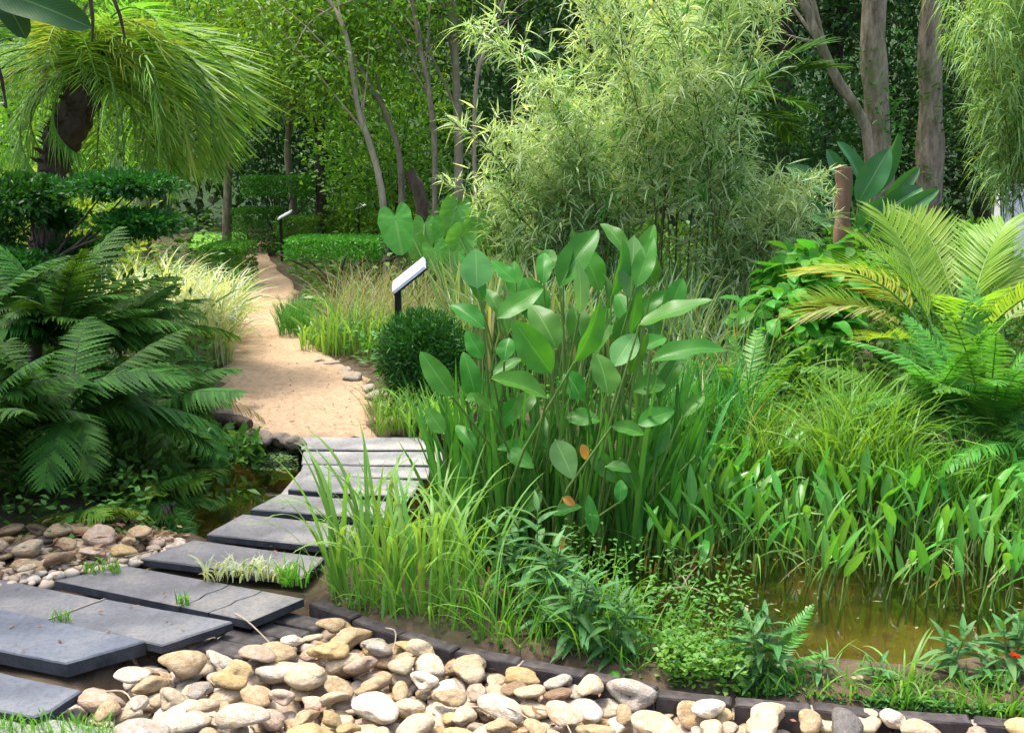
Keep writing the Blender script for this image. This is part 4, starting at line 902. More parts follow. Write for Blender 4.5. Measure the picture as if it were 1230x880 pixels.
# ------------------------------------------------------------------ bamboo
def bamboo_culm(H, mat, lean, seed, n_nodes=30, Ls=(.12, .24), W=.0085, low=.25, droopy=.3):
    r_ = np.random.default_rng(seed); K = 24; base = np.zeros((1, 3)); P, D = curve(base, np.array([0.]), np.array([.03]), np.array([lean]), np.array([H]), K, 2.2); P, D = P[0], D[0]
    gc = Geo(); tube(gc, P, np.linspace(.008, .002, K), 6); gl = Geo(); pos, dr, LL = [], [], []
    for f in np.linspace(low, 1, n_nodes):
        i = f * (K - 1); p = np.array([np.interp(i, range(K), P[:, a]) for a in range(3)]); d = D[min(int(i), K - 1)]
        for b in range(3 if f > .4 else 2):
            a = r_.uniform(0, 2 * PI); ln = r_.uniform(.14, .52) * (1.15 - .5 * f) * min(1, H / 2); out = nrm(np.array([math.cos(a), math.sin(a), r_.uniform(.3, 1.1)]) + d * .4)
            q = p + out * ln; m = p + out * ln * .5 + [0, 0, -.01]; tube(gc, np.array([p, m, q]), [.0025, .002, .0012], 3, cap=False)
            for s in (.55, 1.0):
                k = r_.integers(3, 7); cen = p + out * ln * s; ax = nrm(out + r_.normal(0, .35, 3))
                for j in range(k):
                    v = nrm(ax * .9 + r_.normal(0, .6, 3)); pos.append(cen + r_.normal(0, .008, 3)); dr.append(v); LL.append(r_.uniform(*Ls))
    pos, dr, LL = map(np.array, (pos, dr, LL)); n = len(pos); t = np.linspace(0, 1, 5)
    Q = pos[:, None] + dr[:, None] * (LL[:, None] * t)[..., None] + np.array([0, 0, -1.]) * (LL[:, None] * r_.uniform(.05, droopy * 2, n)[:, None] * t ** 2)[..., None]
    S = nrm(np.cross(dr, np.array([0, 0, 1.]) + r_.normal(0, .5, (n, 3)))); N_ = np.cross(S, dr)
    tone = np.clip(r_.beta(.9, 1.1, n) * .8 + .25 * (pos[:, 2] / H - .6), 0, 1)
    ribbons(gl, Q, (W * r_.uniform(.7, 1.25, n))[:, None] * PROF['bamboo'](t)[None], S[:, None] + 0 * Q, N_[:, None] + 0 * Q, .25, 3, tone)
    return gc.mesh('culm', M['culm']), gl.mesh('foliage', mat)
def bamboo_clump(lab, c, protos, spots, group='variegated bamboo clumps'):
    t_ = thing('bamboo_clump', lab, 'bamboo', c, group)
    for (x, y, s, az) in spots:
        cu, fo = protos[rng.integers(len(protos))]; Mx = Matrix.Translation((x, y, 0)) @ Matrix.Rotation(az, 4, 'Z') @ Matrix.Diagonal((s ** .5, s ** .5, s, 1))
        o = link('culm', cu, t_, Mx); f = sub('foliage', fo, o); f['kind'] = 'stuff'
    return t_
BT = [bamboo_culm(3.1, M['bamboo'], l, 40 + i, 30, low=.34) for i, l in enumerate((.3, .7, 1.1))]
BS = [bamboo_culm(1.9, M['bamboo'], l, 50 + i, 22, low=.25) for i, l in enumerate((.4, .65, .95))]
BR = [bamboo_culm(3.2, M['bamboo2'], l, 60 + i, 34, low=.42, droopy=.9) for i, l in enumerate((.3, .5, .75))]
def spots(us, Y, n, s, azm=None, dy=.5):
    out = []
    for _ in range(n):
        u = rng.uniform(*us); y = Y + rng.uniform(-dy, dy); out.append((A(u, 300, y)[0], y, rng.uniform(*s), rng.uniform(0, 2 * PI) if azm is None else azm + rng.normal(0, .7)))
    return out
bamboo_clump('tall cream striped bamboo filling the middle behind the paddle leaves', G(790, 410), BT, spots((730, 885), 9.2, 18, (.85, 1.15), dy=.8) + spots((665, 745), 9.2, 9, (.5, .78), dy=.6))
bamboo_clump('shorter pale bamboo left of the tall clump, above the elephant ears', G(640, 410), BS, spots((622, 722), 9.0, 15, (.7, 1.0), dy=.35))
bamboo_clump('low pale bamboo arching right toward the wooden post', G(900, 420), BS, spots((850, 928), 8.8, 15, (.5, .8), azm=0))
bamboo_clump('tall bamboo at upper right edge with hanging darker leaves', G(1215, 420), BR, spots((1205, 1320), 9.6, 15, (.8, 1.1), azm=PI))

# ------------------------------------------------------------------ reeds and undergrowth behind the pond
def reed_stand(name, lab, us, vs, n, L, W, mat, cat, bend=(.1, 1.0), group=None, drymat=None, z=0, prof='iris'):
    c = G(sum(us) / 2, sum(vs) / 2, z); t_ = thing(name, lab, cat, c, group)
    for mt, k, nm in ((mat, n, 'blades'), (drymat, n // 7, 'dry_blades')):
        if mt is None: continue
        g = Geo(); pts = np.array([G(a, b, z) for a, b in zip(rng.uniform(*us, k), rng.uniform(*vs, k))]) - c
        blades(g, pts, rng.uniform(0, 2 * PI, k), rng.uniform(.02, .35, k), rng.uniform(*bend, k), rng.uniform(*L, k), rng.uniform(*W, k), 7, prof, 2, 0, .5)
        o = local(nm, g.mesh(nm, mt), t_); o['kind'] = 'stuff'
    return t_
RG = 'tall grassy stands behind the pond'
reed_stand('reed_stand', 'grey green reeds left of centre behind the paddle leaves', (540, 690), (410, 480), 760, (.6, 1.05), (.006, .012), M['reed'], 'reeds', group=RG, drymat=M['reeddry'])
reed_stand('reed_stand', 'grey green reeds under the tall bamboo, right of the paddle leaves', (680, 830), (410, 480), 760, (.55, 1.0), (.005, .011), M['reed'], 'reeds', group=RG, drymat=M['reeddry'])
reed_stand('reed_stand', 'thin dry reeds below the low arching bamboo', (800, 940), (430, 500), 520, (.4, .85), (.004, .008), M['reed'], 'reeds', (.3, 1.5), RG, M['reeddry'])
reed_stand('reed_stand', 'green sedge on the near bank behind the sword leaves', (770, 900), (510, 560), 500, (.35, .6), (.004, .008), M['iris'], 'reeds', (.3, 1.4), RG, M['reeddry'], prof='grass')
reed_stand('sedge_clump', 'arching fine sedge between pond plants and the sword ferns', (985, 1085), (560, 606), 520, (.4, .78), (.003, .007), M['grass'], 'sedge', (.7, 2.0), RG, prof='grass')
reed_stand('sedge_clump', 'low sedge under the sword ferns along the pond', (1060, 1260), (585, 615), 420, (.2, .42), (.003, .006), M['grass'], 'sedge', (.5, 1.8), RG, prof='grass')
reed_stand('sedge_clump', 'low sedge behind the spear leaved water plants', (890, 1000), (545, 585), 300, (.25, .5), (.003, .006), M['grass'], 'sedge', (.5, 1.8), RG, prof='grass')
reed_stand('grass_stand', 'dry brownish grass between the path and the panel post', (395, 520), (370, 425), 700, (.35, .75), (.003, .005), M['reeddry'], 'grass', (.3, 1.4), 'path side grasses', M['grass'], prof='grass')
reed_stand('grass_stand', 'dark tuft of fine grass at the inner path bend', (336, 374), (392, 408), 420, (.25, .42), (.0025, .0045), M['iris'], 'grass', (.3, 1.2), 'path side grasses', prof='grass')
reed_stand('grass_stand', 'tall bright grass behind the dark round bush', (385, 465), (405, 430), 260, (.25, .5), (.005, .01), M['lily'], 'grass', (.2, 1.4), 'path side grasses', prof='grass')
reed_stand('grass_stand', 'broad bladed light grass beside the path', (362, 420), (406, 424), 150, (.18, .34), (.008, .015), M['lily'], 'grass', (.6, 1.9), 'path side grasses', prof='grass')
reed_stand('grass_stand', 'grass along the water edge below the round bush', (490, 560), (500, 530), 260, (.15, .35), (.004, .009), M['lily'], 'grass', (.3, 1.6), 'path side grasses', prof='grass')
reed_stand('grass_stand', 'dark green grass along the far path side by the clipped hedge', (200, 292), (352, 385), 420, (.3, .55), (.006, .011), M['iris'], 'grass', (.5, 1.6), 'path side grasses', prof='grass')
# variegated grass on the left of the path
for lab, us, vs, n in [('cream striped grass mound beside the path, right part', (190, 281), (395, 440), 950), ('cream striped grass mound behind the dark ferns, left part', (110, 225), (370, 412), 1000)]:
    reed_stand('striped_grass', lab, us, vs, n, (.5, .9), (.007, .013), M['vargrass'], 'grass', (.9, 2.3), 'cream striped grasses', prof='grass')
# understory seen through the ferns and round the left pond
def shrub(name, lab, c, r, n, L, W, mat, group=None, cat='shrub', stems=5, K=0, **kw):
    c = np.array(c, float); base = np.array([c[0], c[1], 0.0]); t_ = thing(name, lab, cat, base, group); g = Geo(); h = c - base
    cloud(g, h, r, n, L, W, K=K, **kw); o = local('foliage', g.mesh('foliage', M[mat]), t_); o['kind'] = 'stuff'
    g = Geo()
    for _ in range(stems):
        d = sphdir(1, .1)[0]; e = h + d * np.array(r) * .6; tube(g, spline([rng.normal(0, .03, 3) * [1, 1, 0], e * [.4, .4, .55], e], 6), np.linspace(.02, .006, 6) * max(.4, min(r)), 5)
    local('stems', g.mesh('stems', M['barkdark']), t_); return t_
def at_(u, v, Y): return A(u, v, Y)
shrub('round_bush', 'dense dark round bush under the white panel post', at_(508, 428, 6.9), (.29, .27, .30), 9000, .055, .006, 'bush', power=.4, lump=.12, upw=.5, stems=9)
shrub('bright_shrub', 'bright green broad leaved shrub left of the yellow palm', at_(980, 350, 7.7), (.32, .32, .30), 260, .13, .05, 'shrubb', K=6, power=.35)
shrub('bright_shrub', 'bright green broad leaved shrub lower down beside the palm fronds', at_(950, 400, 7.4), (.28, .28, .28), 200, .11, .042, 'shrubb', K=6, power=.35)
UG = 'undergrowth bushes'
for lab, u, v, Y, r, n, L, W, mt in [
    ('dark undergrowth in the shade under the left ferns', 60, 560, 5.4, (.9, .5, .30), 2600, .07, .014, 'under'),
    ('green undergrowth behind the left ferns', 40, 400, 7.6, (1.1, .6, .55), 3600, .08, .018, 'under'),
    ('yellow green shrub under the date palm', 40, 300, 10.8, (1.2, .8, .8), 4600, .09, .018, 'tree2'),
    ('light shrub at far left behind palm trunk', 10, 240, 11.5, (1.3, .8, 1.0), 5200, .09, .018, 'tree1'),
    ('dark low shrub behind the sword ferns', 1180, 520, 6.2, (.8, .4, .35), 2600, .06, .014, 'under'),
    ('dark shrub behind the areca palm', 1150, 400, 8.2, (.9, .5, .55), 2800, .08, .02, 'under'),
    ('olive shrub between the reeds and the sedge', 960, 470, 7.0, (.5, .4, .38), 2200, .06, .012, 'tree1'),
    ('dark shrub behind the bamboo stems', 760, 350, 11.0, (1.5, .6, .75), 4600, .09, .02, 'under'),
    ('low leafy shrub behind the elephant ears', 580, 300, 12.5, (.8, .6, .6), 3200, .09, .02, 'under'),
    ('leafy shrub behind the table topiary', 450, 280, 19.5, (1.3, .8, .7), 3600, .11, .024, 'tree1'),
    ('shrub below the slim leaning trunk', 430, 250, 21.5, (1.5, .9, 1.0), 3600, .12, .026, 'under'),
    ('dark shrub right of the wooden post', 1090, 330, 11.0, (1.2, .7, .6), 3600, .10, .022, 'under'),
    ('shade darkened shrub beneath the slanting branch', 960, 190, 16.5, (1.8, .9, 1.5), 5200, .12, .026, 'tree3'),
    ('shade darkened shrub between the two thick trunks', 1090, 150, 18.0, (1.6, .9, 2.0), 5600, .12, .028, 'tree3'),
    ('shade darkened shrub at far right behind bamboo', 1240, 150, 16.5, (1.5, .9, 1.6), 4600, .12, .028, 'tree3'),
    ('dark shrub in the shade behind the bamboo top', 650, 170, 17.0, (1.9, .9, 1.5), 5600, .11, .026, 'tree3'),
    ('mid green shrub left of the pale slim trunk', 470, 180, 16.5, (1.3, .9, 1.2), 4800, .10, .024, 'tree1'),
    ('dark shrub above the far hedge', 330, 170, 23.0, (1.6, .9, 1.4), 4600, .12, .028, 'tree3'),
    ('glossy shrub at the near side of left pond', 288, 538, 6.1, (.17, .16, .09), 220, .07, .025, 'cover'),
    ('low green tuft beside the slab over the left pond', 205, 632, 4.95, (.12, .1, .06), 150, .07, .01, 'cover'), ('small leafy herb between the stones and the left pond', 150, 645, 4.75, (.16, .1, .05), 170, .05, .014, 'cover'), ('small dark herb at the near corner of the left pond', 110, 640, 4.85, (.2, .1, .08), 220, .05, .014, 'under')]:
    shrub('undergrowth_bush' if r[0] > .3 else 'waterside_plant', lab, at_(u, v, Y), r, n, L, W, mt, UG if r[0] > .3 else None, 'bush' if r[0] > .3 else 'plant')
SBL = [paddle(M['shrubb'], .62, b_, .3, .4, 8, 5, tipsharp=.8) for b_ in (.3, .7, 1.1)]
for o in [o for o in SC.objects if o.name.startswith('bright_shrub')]:
    f = [c_ for c_ in o.children if c_.name.startswith('foliage')][0]; rr = .36; hh = (A(980, 350, 7.7) if o.name == 'bright_shrub' else A(950, 400, 7.4))
    for d in sphdir(150, -.5):
        p = hh + d * rr * rng.uniform(.7, 1.08); oriented(SBL[rng.integers(3)], 'leaf', o, p, math.atan2(d[1], d[0]) + rng.normal(0, .5), rng.uniform(-.5, .7), rng.uniform(.11, .19), rng.normal(0, .3))
# cloud clipped shrub on the left
c = np.array([A(25, 400, 7.0)[0], 7.0, 0]); t_ = thing('cloud_shrub', 'dark cloud clipped shrub with flat foliage pads on bare branches', 'clipped shrub', c)
pads = [(148, 222, 6.9, .33, .075), (166, 268, 6.8, .27, .08), (100, 300, 7.2, .25, .08), (22, 236, 7.0, .30, .15), (-25, 285, 7.1, .3, .14), (10, 320, 6.7, .26, .1), (70, 262, 7.3, .16, .06), (45, 228, 7.2, .22, .08)]
g = Geo(); hub = A(50, 318, 7.0) - c
tube(g, spline([np.zeros(3), hub * [.6, 1, .5], hub], 8), np.linspace(.05, .035, 8), 8)
for (u, v, Y, rx, rz) in pads:
    p = A(u, v, Y) - c
    for k in range(3):
        e = p + np.array([rng.uniform(-.6, .6) * rx, rng.uniform(-.3, .3) * rx, -rz * .6]); m = (hub + e) / 2 + np.array([0, 0, -.06]) + rng.normal(0, .03, 3); tube(g, spline([hub + rng.normal(0, .02, 3), m, e], 8), np.linspace(.013, .004, 8), 6)
local('branches', g.mesh('branches', M['barkdark']), t_)
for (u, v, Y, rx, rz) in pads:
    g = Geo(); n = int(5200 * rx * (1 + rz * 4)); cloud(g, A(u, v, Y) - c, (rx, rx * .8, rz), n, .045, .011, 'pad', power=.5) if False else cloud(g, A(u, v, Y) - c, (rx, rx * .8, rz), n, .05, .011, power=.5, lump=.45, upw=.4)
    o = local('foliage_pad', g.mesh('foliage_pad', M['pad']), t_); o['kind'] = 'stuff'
# topiaries and hedges
def boxleaves(g, c, r, n, L, W, topbias=.35):
    p = rng.uniform(-1, 1, (n, 3)); f = rng.integers(0, 6, n); k = rng.random(n) < .75; ax = f // 2
    ax = np.where(rng.random(n) < topbias, 2, ax); sg = np.where(ax == 2, 1, np.where(f % 2, 1, -1))
    for a in range(3): p[:, a] = np.where(k & (ax == a), sg * rng.uniform(.85, 1.02, n), p[:, a])
    d = np.zeros((n, 3)); 
    for a in range(3): d[:, a] = np.where(ax == a, sg, 0)
    leaves(g, np.array(c) + p * np.array(r), d * .8 + rng.normal(0, .6, (n, 3)) + [0, 0, .2], rng.uniform(.7, 1.2, n) * L, rng.uniform(.8, 1.2, n) * W)
def topiary(name, lab, u0, u1, v0, v1, Y, n, trunk, L=.045, dz=.35, group='clipped hedges and topiary'):
    a, b = A(u0, v0, Y), A(u1, v1, Y); c = (a + b) / 2; base = np.array([c[0], Y, 0]); t_ = thing(name, lab, 'clipped hedge', base, group)
    g = Geo(); boxleaves(g, [0, 0, c[2]], (abs(b[0] - a[0]) / 2, dz, abs(a[2] - b[2]) / 2), n, L, L * .28); o = local('foliage', g.mesh('foliage', M['topiary']), t_); o['kind'] = 'stuff'
    g = Geo()
    for k in range(trunk):
        x = (k - (trunk - 1) / 2) * .05; e = np.array([x * 6 + rng.normal(0, .05), rng.normal(0, .1), min(a[2], b[2]) + .05]); tube(g, spline([[x * .6, 0, 0], e * [.3, .3, .5], e], 7), np.linspace(.022, .01, 7), 6)
    if trunk: local('trunk', g.mesh('trunk', M['barkdark']), t_)
    return t_
topiary('table_topiary', 'flat topped clipped topiary on thin stems beside the path', 350, 458, 286, 309, 12.8, 5200, 6, .04, .45)
topiary('table_topiary', 'tall flat topped clipped tree far behind at the path end', 296, 372, 213, 236, 19.0, 3600, 5, .05, .5)
topiary('clipped_hedge', 'dark hedge block at the end of the path', 286, 342, 252, 306, 19.2, 4200, 0, .06, .5)
topiary('clipped_hedge', 'low clipped hedge left of the path by the bright lawn', 252, 299, 294, 345, 13.6, 5200, 0, .045, .5)
topiary('clipped_hedge', 'small flat hedge beside the far sign panel', 336, 380, 262, 285, 18.0, 2400, 3, .05, .4)

# ------------------------------------------------------------------ signs
def sign(lab, u, vtop, vb, Y, wpx, rise, group='white information panels on posts'):
    base = np.array([A(u, vtop, Y)[0], Y, 0]); h = A(u, vtop, Y)[2]; t_ = thing('sign_post', lab, 'sign', base, group); s = Y / FPX
    g = Geo(); r_ = .02
    local('post', box_mesh(.04, .04, h, M['black'], 'post', .003), t_)
    L_ = math.hypot(wpx, rise) * s; ang = math.atan2(rise, wpx)
    me = box_mesh(L_, .30, .022, M['white'], 'panel', .003); Mx = Matrix.Translation((base[0], Y, h)) @ Matrix.Rotation(-ang, 4, 'Y') @ Matrix.Rotation(R(8), 4, 'X') @ Matrix.Translation((L_ / 2 - .02, 0, .012)); link('panel', me, t_, Mx)
    me = box_mesh(L_ + .012, .312, .012, M['black'], 'panel_back', .002); link('panel_back', me, t_, Mx @ Matrix.Translation((0, 0, -.0125)))
sign('white tilted information panel on a black post by the round bush', 478, 346, 480, 7.3, 38, 30)
sign('small far white sign panel near the hedge at the path end', 337, 263, 300, 17.4, 15, 8)
sign('small far white sign panel among shadowed plants right of the far hedge', 430, 250, 290, 17.6, 12, 4)

# ------------------------------------------------------------------ elephant ears, paddle leaf plant, banana
HE = [heart(M['taro']) for _ in range(3)]
c = G(500, 345, 0); c = np.array([A(505, 300, 11.)[0], 11., 0]); t_ = thing('elephant_ear_plant', 'elephant ear plant with large heart shaped leaves behind the panel', 'plant', c); g = Geo()
for (u, v, wpx, Y, fx, fz, rot) in [(475, 262, 52, 10.6, -.15, .5, .2), (548, 250, 45, 11.2, .3, .7, -.3), (522, 300, 40, 10.8, .2, .4, .4), (555, 285, 46, 10.9, .4, .5, -.5), (495, 285, 38, 11.3, -.3, .3, .5), (535, 270, 40, 11.4, 0, .8, .1), (575, 262, 44, 11.2, .5, .5, -.3), (510, 270, 36, 11.5, .1, .6, 0), (545, 305, 34, 10.7, 0, .3, .2)]:
    p = A(u, v, Y); s = wpx * Y / FPX * .88; face = np.array([fx, -1, fz]); down = np.array([rot, -.45, -1.]); link('leaf', HE[rng.integers(3)], t_, frame(p, down, face, s, s, s)); stalk(g, rng.normal(0, .1, 3) * [1, 1, 0], p - c, .016, .007, .05)
local('stalks', g.mesh('stalks', M['stem']), t_)
SP = [paddle(M['strel'], .34, b, cu, .45, 18, 9, wav=.02, tipsharp=.6) for b, cu in ((.25, .3), (.6, .5), (.1, .6))]
c = np.array([A(1035, 300, 11.6)[0], 11.6, 0]); t_ = thing('paddle_leaf_plant', 'dark green plant with long upright paddle leaves below thick trunk', 'plant', c); g = Geo()
for (bu, bv, tu, tv, wd, Y, fx) in [(1008, 245, 955, 190, 24, 11.6, .3), (1022, 240, 998, 178, 22, 11.8, .2), (1035, 225, 1020, 165, 20, 11.6, .6), (1030, 245, 1068, 178, 30, 11.4, -.2), (1048, 235, 1082, 160, 22, 11.8, .7), (1050, 262, 1110, 218, 24, 11.5, -.2), (1062, 275, 1128, 226, 20, 11.3, -.4), (1000, 262, 945, 232, 24, 11.5, .3), (1060, 250, 1105, 200, 18, 11.9, 0), (1030, 280, 1060, 240, 26, 11.3, .1), (1010, 275, 975, 250, 22, 11.4, .2)]:
    B, T = A(bu, bv, Y), A(tu, tv, Y - .1); leaf_between('leaf', SP[rng.integers(3)], t_, B, T, wd * Y / FPX * 1.1, .34, (fx, -1, .45)); stalk(g, rng.normal(0, .06, 3) * [1, 1, 0], B - c, .02, .01, .03)
local('stalks', g.mesh('stalks', M['stem']), t_)
BN = [paddle(M['banana'], .3, .5, .35, .5, 20, 9, wav=.03, tipsharp=.5)]
c = np.array([-2.6, 4.3, 0]); t_ = thing('banana_plant', 'banana leaves darkened for shade, hanging into the top left corner', 'banana plant', c); g = Geo()
top = np.array([-2.55, 4.35, 2.0]); tube(g, spline([np.zeros(3), [.03, .02, 1.1], top - c], 10), np.linspace(.11, .06, 10), 10); local('trunk', g.mesh('trunk', M['stem']), t_)
for (bu, bv, tu, tv, Y, wd, fc) in [(-60, -30, 98, 14, 4.2, .15, (.1, -1, .35)), (-30, -60, 30, 34, 4.3, .13, (.5, -1, .2)), (-120, -20, -20, 80, 4.2, .15, (.3, -1, .5))]:
    leaf_between('leaf', BN[0], t_, A(bu, bv, Y + .1), A(tu, tv, Y), wd, .3, fc)
for (u0, v0, u1, v1) in [(-8, 60, 8, 130), (134, -8, 150, 45), (108, -5, 111, 50)]:
    g = Geo(); tube(g, np.array([A(u0, v0, 4.4), A((u0 + u1) / 2 + 2, (v0 + v1) / 2, 4.4), A(u1, v1, 4.4)]) - c, [.008, .007, .004], 6); local('hanging_stalk', g.mesh('hanging_stalk', M['barkdark']), t_)
g = Geo()
B = top + np.array([0, 0, .1]); tube(g, spline([B - c, A(60, -40, 4.4) - c, A(134, -8, 4.4) - c], 8), np.linspace(.02, .008, 8), 6); local('leaf_stalk', g.mesh('leaf_stalk', M['barkdark']), t_)

# ------------------------------------------------------------------ post, wall, stones by the path
c = np.array([A(1015, 296, 10.5)[0], 10.5, 0]); g = Geo(); top = A(1014, 201, 10.5) - c
t_ = thing('wooden_post', 'rough reddish brown wooden post standing before the paddle leaves', 'post', c)
tube(g, spline([np.zeros(3), top * [.9, 1, .5] + [.015, 0, 0], top], 16), .075 * (1 + .06 * rng.normal(0, 1, 16)), 12); tube(g, [top - [0, 0, .06], top + [-.06, -.02, .01]], [.03, .028], 8); local('shaft', g.mesh('shaft', M['wood']), t_)
c = np.array([A(1246, 300, 13.0)[0], 13.0, 0])
thing('garden_wall', 'white rendered wall glimpsed behind the bamboo at right edge', 'wall', c, None, box_mesh(5.0, .2, 1.32, M['wall'], 'garden_wall', .01)).matrix_basis = Matrix.Translation((c[0] + 2.0, c[1], -.02))
for i, (u, v, a, lab) in enumerate([(384, 433, .06, 'small pale stone first in the row at the path edge'), (398, 436, .08, 'flat pale stone by the grass at the path edge'), (415, 444, .07, 'brownish stone where the path edging begins to curve'), (425, 455, .11, 'large rough stone in the path edging under the round bush'),
              (440, 466, .09, 'grey stone next to the largest path edging stone'), (452, 476, .10, 'long grey stone closest to the round bush foot'), (470, 486, .09, 'half hidden stone under the round bush'), (283, 510, .09, 'dark wet stone at the end of the path beside left pond'), (300, 520, .08, 'dark stone at the waterline by the path end'),
              (265, 500, .1, 'mossy stone under the ferns by the path'), (480, 505, .09, 'stone at right end of the sandy path by the slabs'), (318, 526, .10, 'dark wet stone in the mud at the left pond corner'), (338, 527, .09, 'dark flat stone touching the last slab left end'), (354, 530, .08, 'small dark stone under the corner of the last slab')]):
    p = G(u, v, .02); o = thing('edging_stone', lab, 'stone', p, 'stones edging the path', PM[(i * 5) % 16]); o.matrix_basis = Matrix.Translation((p[0], p[1], .015)) @ Matrix.Rotation(rng.uniform(0, 3), 4, 'Z') @ Matrix.Diagonal((a, a * .7, a * .5, 1)); v_ = .55 if 'dark' in lab or 'mossy' in lab else 1
    o.color = (.42 * v_, .38 * v_, .32 * v_, 1)
# litter: twigs and fallen leaves on pebbles and path
def litter(name, lab, pts, L, W, mat):
    g = Geo(); n = len(pts); d = rng.normal(0, 1, (n, 3)); d[:, 2] *= .1; leaves(g, pts, d, rng.uniform(.5, 1.4, n) * L, rng.uniform(.6, 1.2, n) * W, jit=.2, fold=.2, droop=.05); thing(name, lab, 'leaf litter', (0, 0, 0), None, g.mesh(name, M[mat]), 'stuff')
gravel('path_grit', 'coarse grit and little stones on the sandy path', PATHPOLY, 450, .003, .009, .016)
q = inside_random(PATHPOLY, 420); litter('leaf_litter', 'small dry leaves scattered over the sandy path', np.column_stack([q, np.full(len(q), .03)]), .035, .006, 'dead')
q = np.vstack([inside_random(sp_, 8) for sp_ in SLABPOLY[1:9]]); litter('leaf_litter', 'tiny dry leaf bits lying on the stone slabs', np.column_stack([q, np.full(len(q), .012)]), .024, .005, 'dead')
q = inside_random(np.array([G(u, v)[:2] for u, v in [(60, 690), (170, 655), (240, 640), (170, 632), (60, 640)]]), 160); litter('leaf_litter', 'dry leaves and twigs on the soil left of the slabs', np.column_stack([q, rng.uniform(-.02, .02, 160)]), .05, .008, 'dead')
q = inside_random(BEDV, 130); litter('leaf_litter', 'dry leaf scraps caught between the pebbles', np.column_stack([q, rng.uniform(-.07, -.03, 130)]), .035, .007, 'dead')
q = inside_random(LEFTV + [], 60); litter('leaf_litter', 'dry leaves between the stones under the left ferns', np.column_stack([q, rng.uniform(.0, .06, 60)]), .06, .012, 'dead')
for i, pts in enumerate([[(282, 740), (300, 748), (330, 768)], [(560, 836), (610, 842), (650, 858)], [(640, 836), (672, 850), (690, 872)], [(120, 818), (150, 824), (165, 846)], [(455, 742), (475, 752), (470, 775)], [(150, 672), (180, 662), (205, 648)]]):
    p = np.array([G(u, v, .0) for u, v in pts]); p[:, 2] = [-.035, -.02, -.04] if i not in (0, 5) else [.012, .0, -.03]; c = p[0].copy(); g = Geo(); tube(g, spline(p, 8) - c, np.linspace(.004, .002, 8), 5)
    thing('twig', ['dry twig curling off the cracked slab onto the pavers', 'brown twig across the middle pebbles', 'thin pale twig bent over the front pebbles', 'twig beside the dark slab at lower left', 'forked twig against the brick edging', 'stick lying by the slab above the left pond'][i], 'twig', c, 'twigs', g.mesh('twig', M['barkpale']))
# grass at corner, striped grass on slab edge
g = Geo(); n = 420; pts = np.array([G(u, v, -.04) for u, v in zip(rng.uniform(-40, 135, n), 866 + rng.random(n) * 40)]); blades(g, pts, rng.uniform(0, 6.28, n), rng.uniform(.1, .6, n), rng.uniform(.3, 1.3, n), rng.uniform(.03, .07, n), rng.uniform(.0015, .003, n), 5, 'grass')
thing('corner_grass', 'short grass at the bottom left corner of the slabs', 'grass', (0, 0, 0), None, g.mesh('corner_grass', M['grass']), 'stuff')
reed_stand('striped_tuft', 'striped grass tuft growing between the cracked slab and the next', (245, 350), (690, 700), 110, (.06, .13), (.003, .006), M['vargrass'], 'grass tuft', (.8, 2.0), prof='grass')
reed_stand('slab_weed', 'tiny weed in the joint between jointed slab and wide dark slab', (62, 84), (742, 748), 26, (.03, .07), (.002, .004), M['grass'], 'weed', (.5, 1.8), prof='grass')
reed_stand('slab_weed', 'tiny weed at the front edge of the cracked slab', (212, 230), (724, 729), 26, (.03, .07), (.002, .004), M['grass'], 'weed', (.5, 1.8), prof='grass')
reed_stand('slab_weed', 'small grass tuft at the left end of cracked slab', (100, 145), (683, 690), 60, (.03, .08), (.002, .004), M['grass'], 'weed', (.5, 1.8), prof='grass')
reed_stand('slab_weed', 'small green weed sprouting at the slab end by the strap leaves', (335, 372), (694, 706), 60, (.06, .14), (.003, .005), M['grass'], 'weed', (.5, 1.8), prof='grass')
# ground cover leaves over the beds
def bedcover(n, lo, hi, L, W, mat, lab, h):
    out = []
    while len(out) < n:
        c = rng.uniform(lo, hi, (n, 2)); bad = inpoly(c[:, 0], c[:, 1], POND) | inpoly(c[:, 0], c[:, 1], PATHPOLY) | inpoly(c[:, 0], c[:, 1], BED) | (dpoly(c[:, 0], c[:, 1], PATHPOLY) < .08)
        out += list(c[~bad])
    p = np.array(out[:n]); cover('leafy_cover', lab, np.column_stack([p, 0 * p[:, 0]]), L, W, M[mat], h)
bedcover(6000, (-5, 6.0), (-.9, 10), .07, .018, 'under', 'low leafy plants carpeting the bed left of the path', .25)
bedcover(9000, (-.9, 6.3), (6, 11), .07, .018, 'under', 'low leafy plants carpeting the bed behind the pond', .22)
bedcover(9000, (-12, 10), (20.5, 27), .14, .035, 'under', 'low woodland plants carpeting the ground under the trees', .5)
bedcover(5000, (-.9, 11), (9, 20.5), .12, .03, 'under', 'low woodland plants right of the path behind the bamboo', .3)
bedcover(4200, (-3.2, 11), (-.9, 20.5), .08, .02, 'under', 'low plants round the table topiary and the far path', .14)
reed_stand('grass_stand', 'short grass tufts on the path end beside the slabs, right', (446, 500), (490, 524), 200, (.12, .34), (.003, .006), M['lily'], 'grass', (.4, 1.7), 'path side grasses', prof='grass')
bedcover(4200, (2.0, 2.2), (7.5, 8), .06, .016, 'under', 'low leafy plants on the bank right of the pond', .12)
bedcover(3000, (-7, 3), (-2.3, 6.2), .07, .018, 'under', 'low leafy plants left of the dark ferns', .2)
bedcover(4200, (-9, 10), (-3.0, 20.5), .10, .026, 'under', 'low woodland plants left of the far path', .2)
bedcover(1500, (-4, 4.4), (-1.6, 6.0), .05, .014, 'under', 'low leafy plants carpeting the ground under the dark ferns', .2)

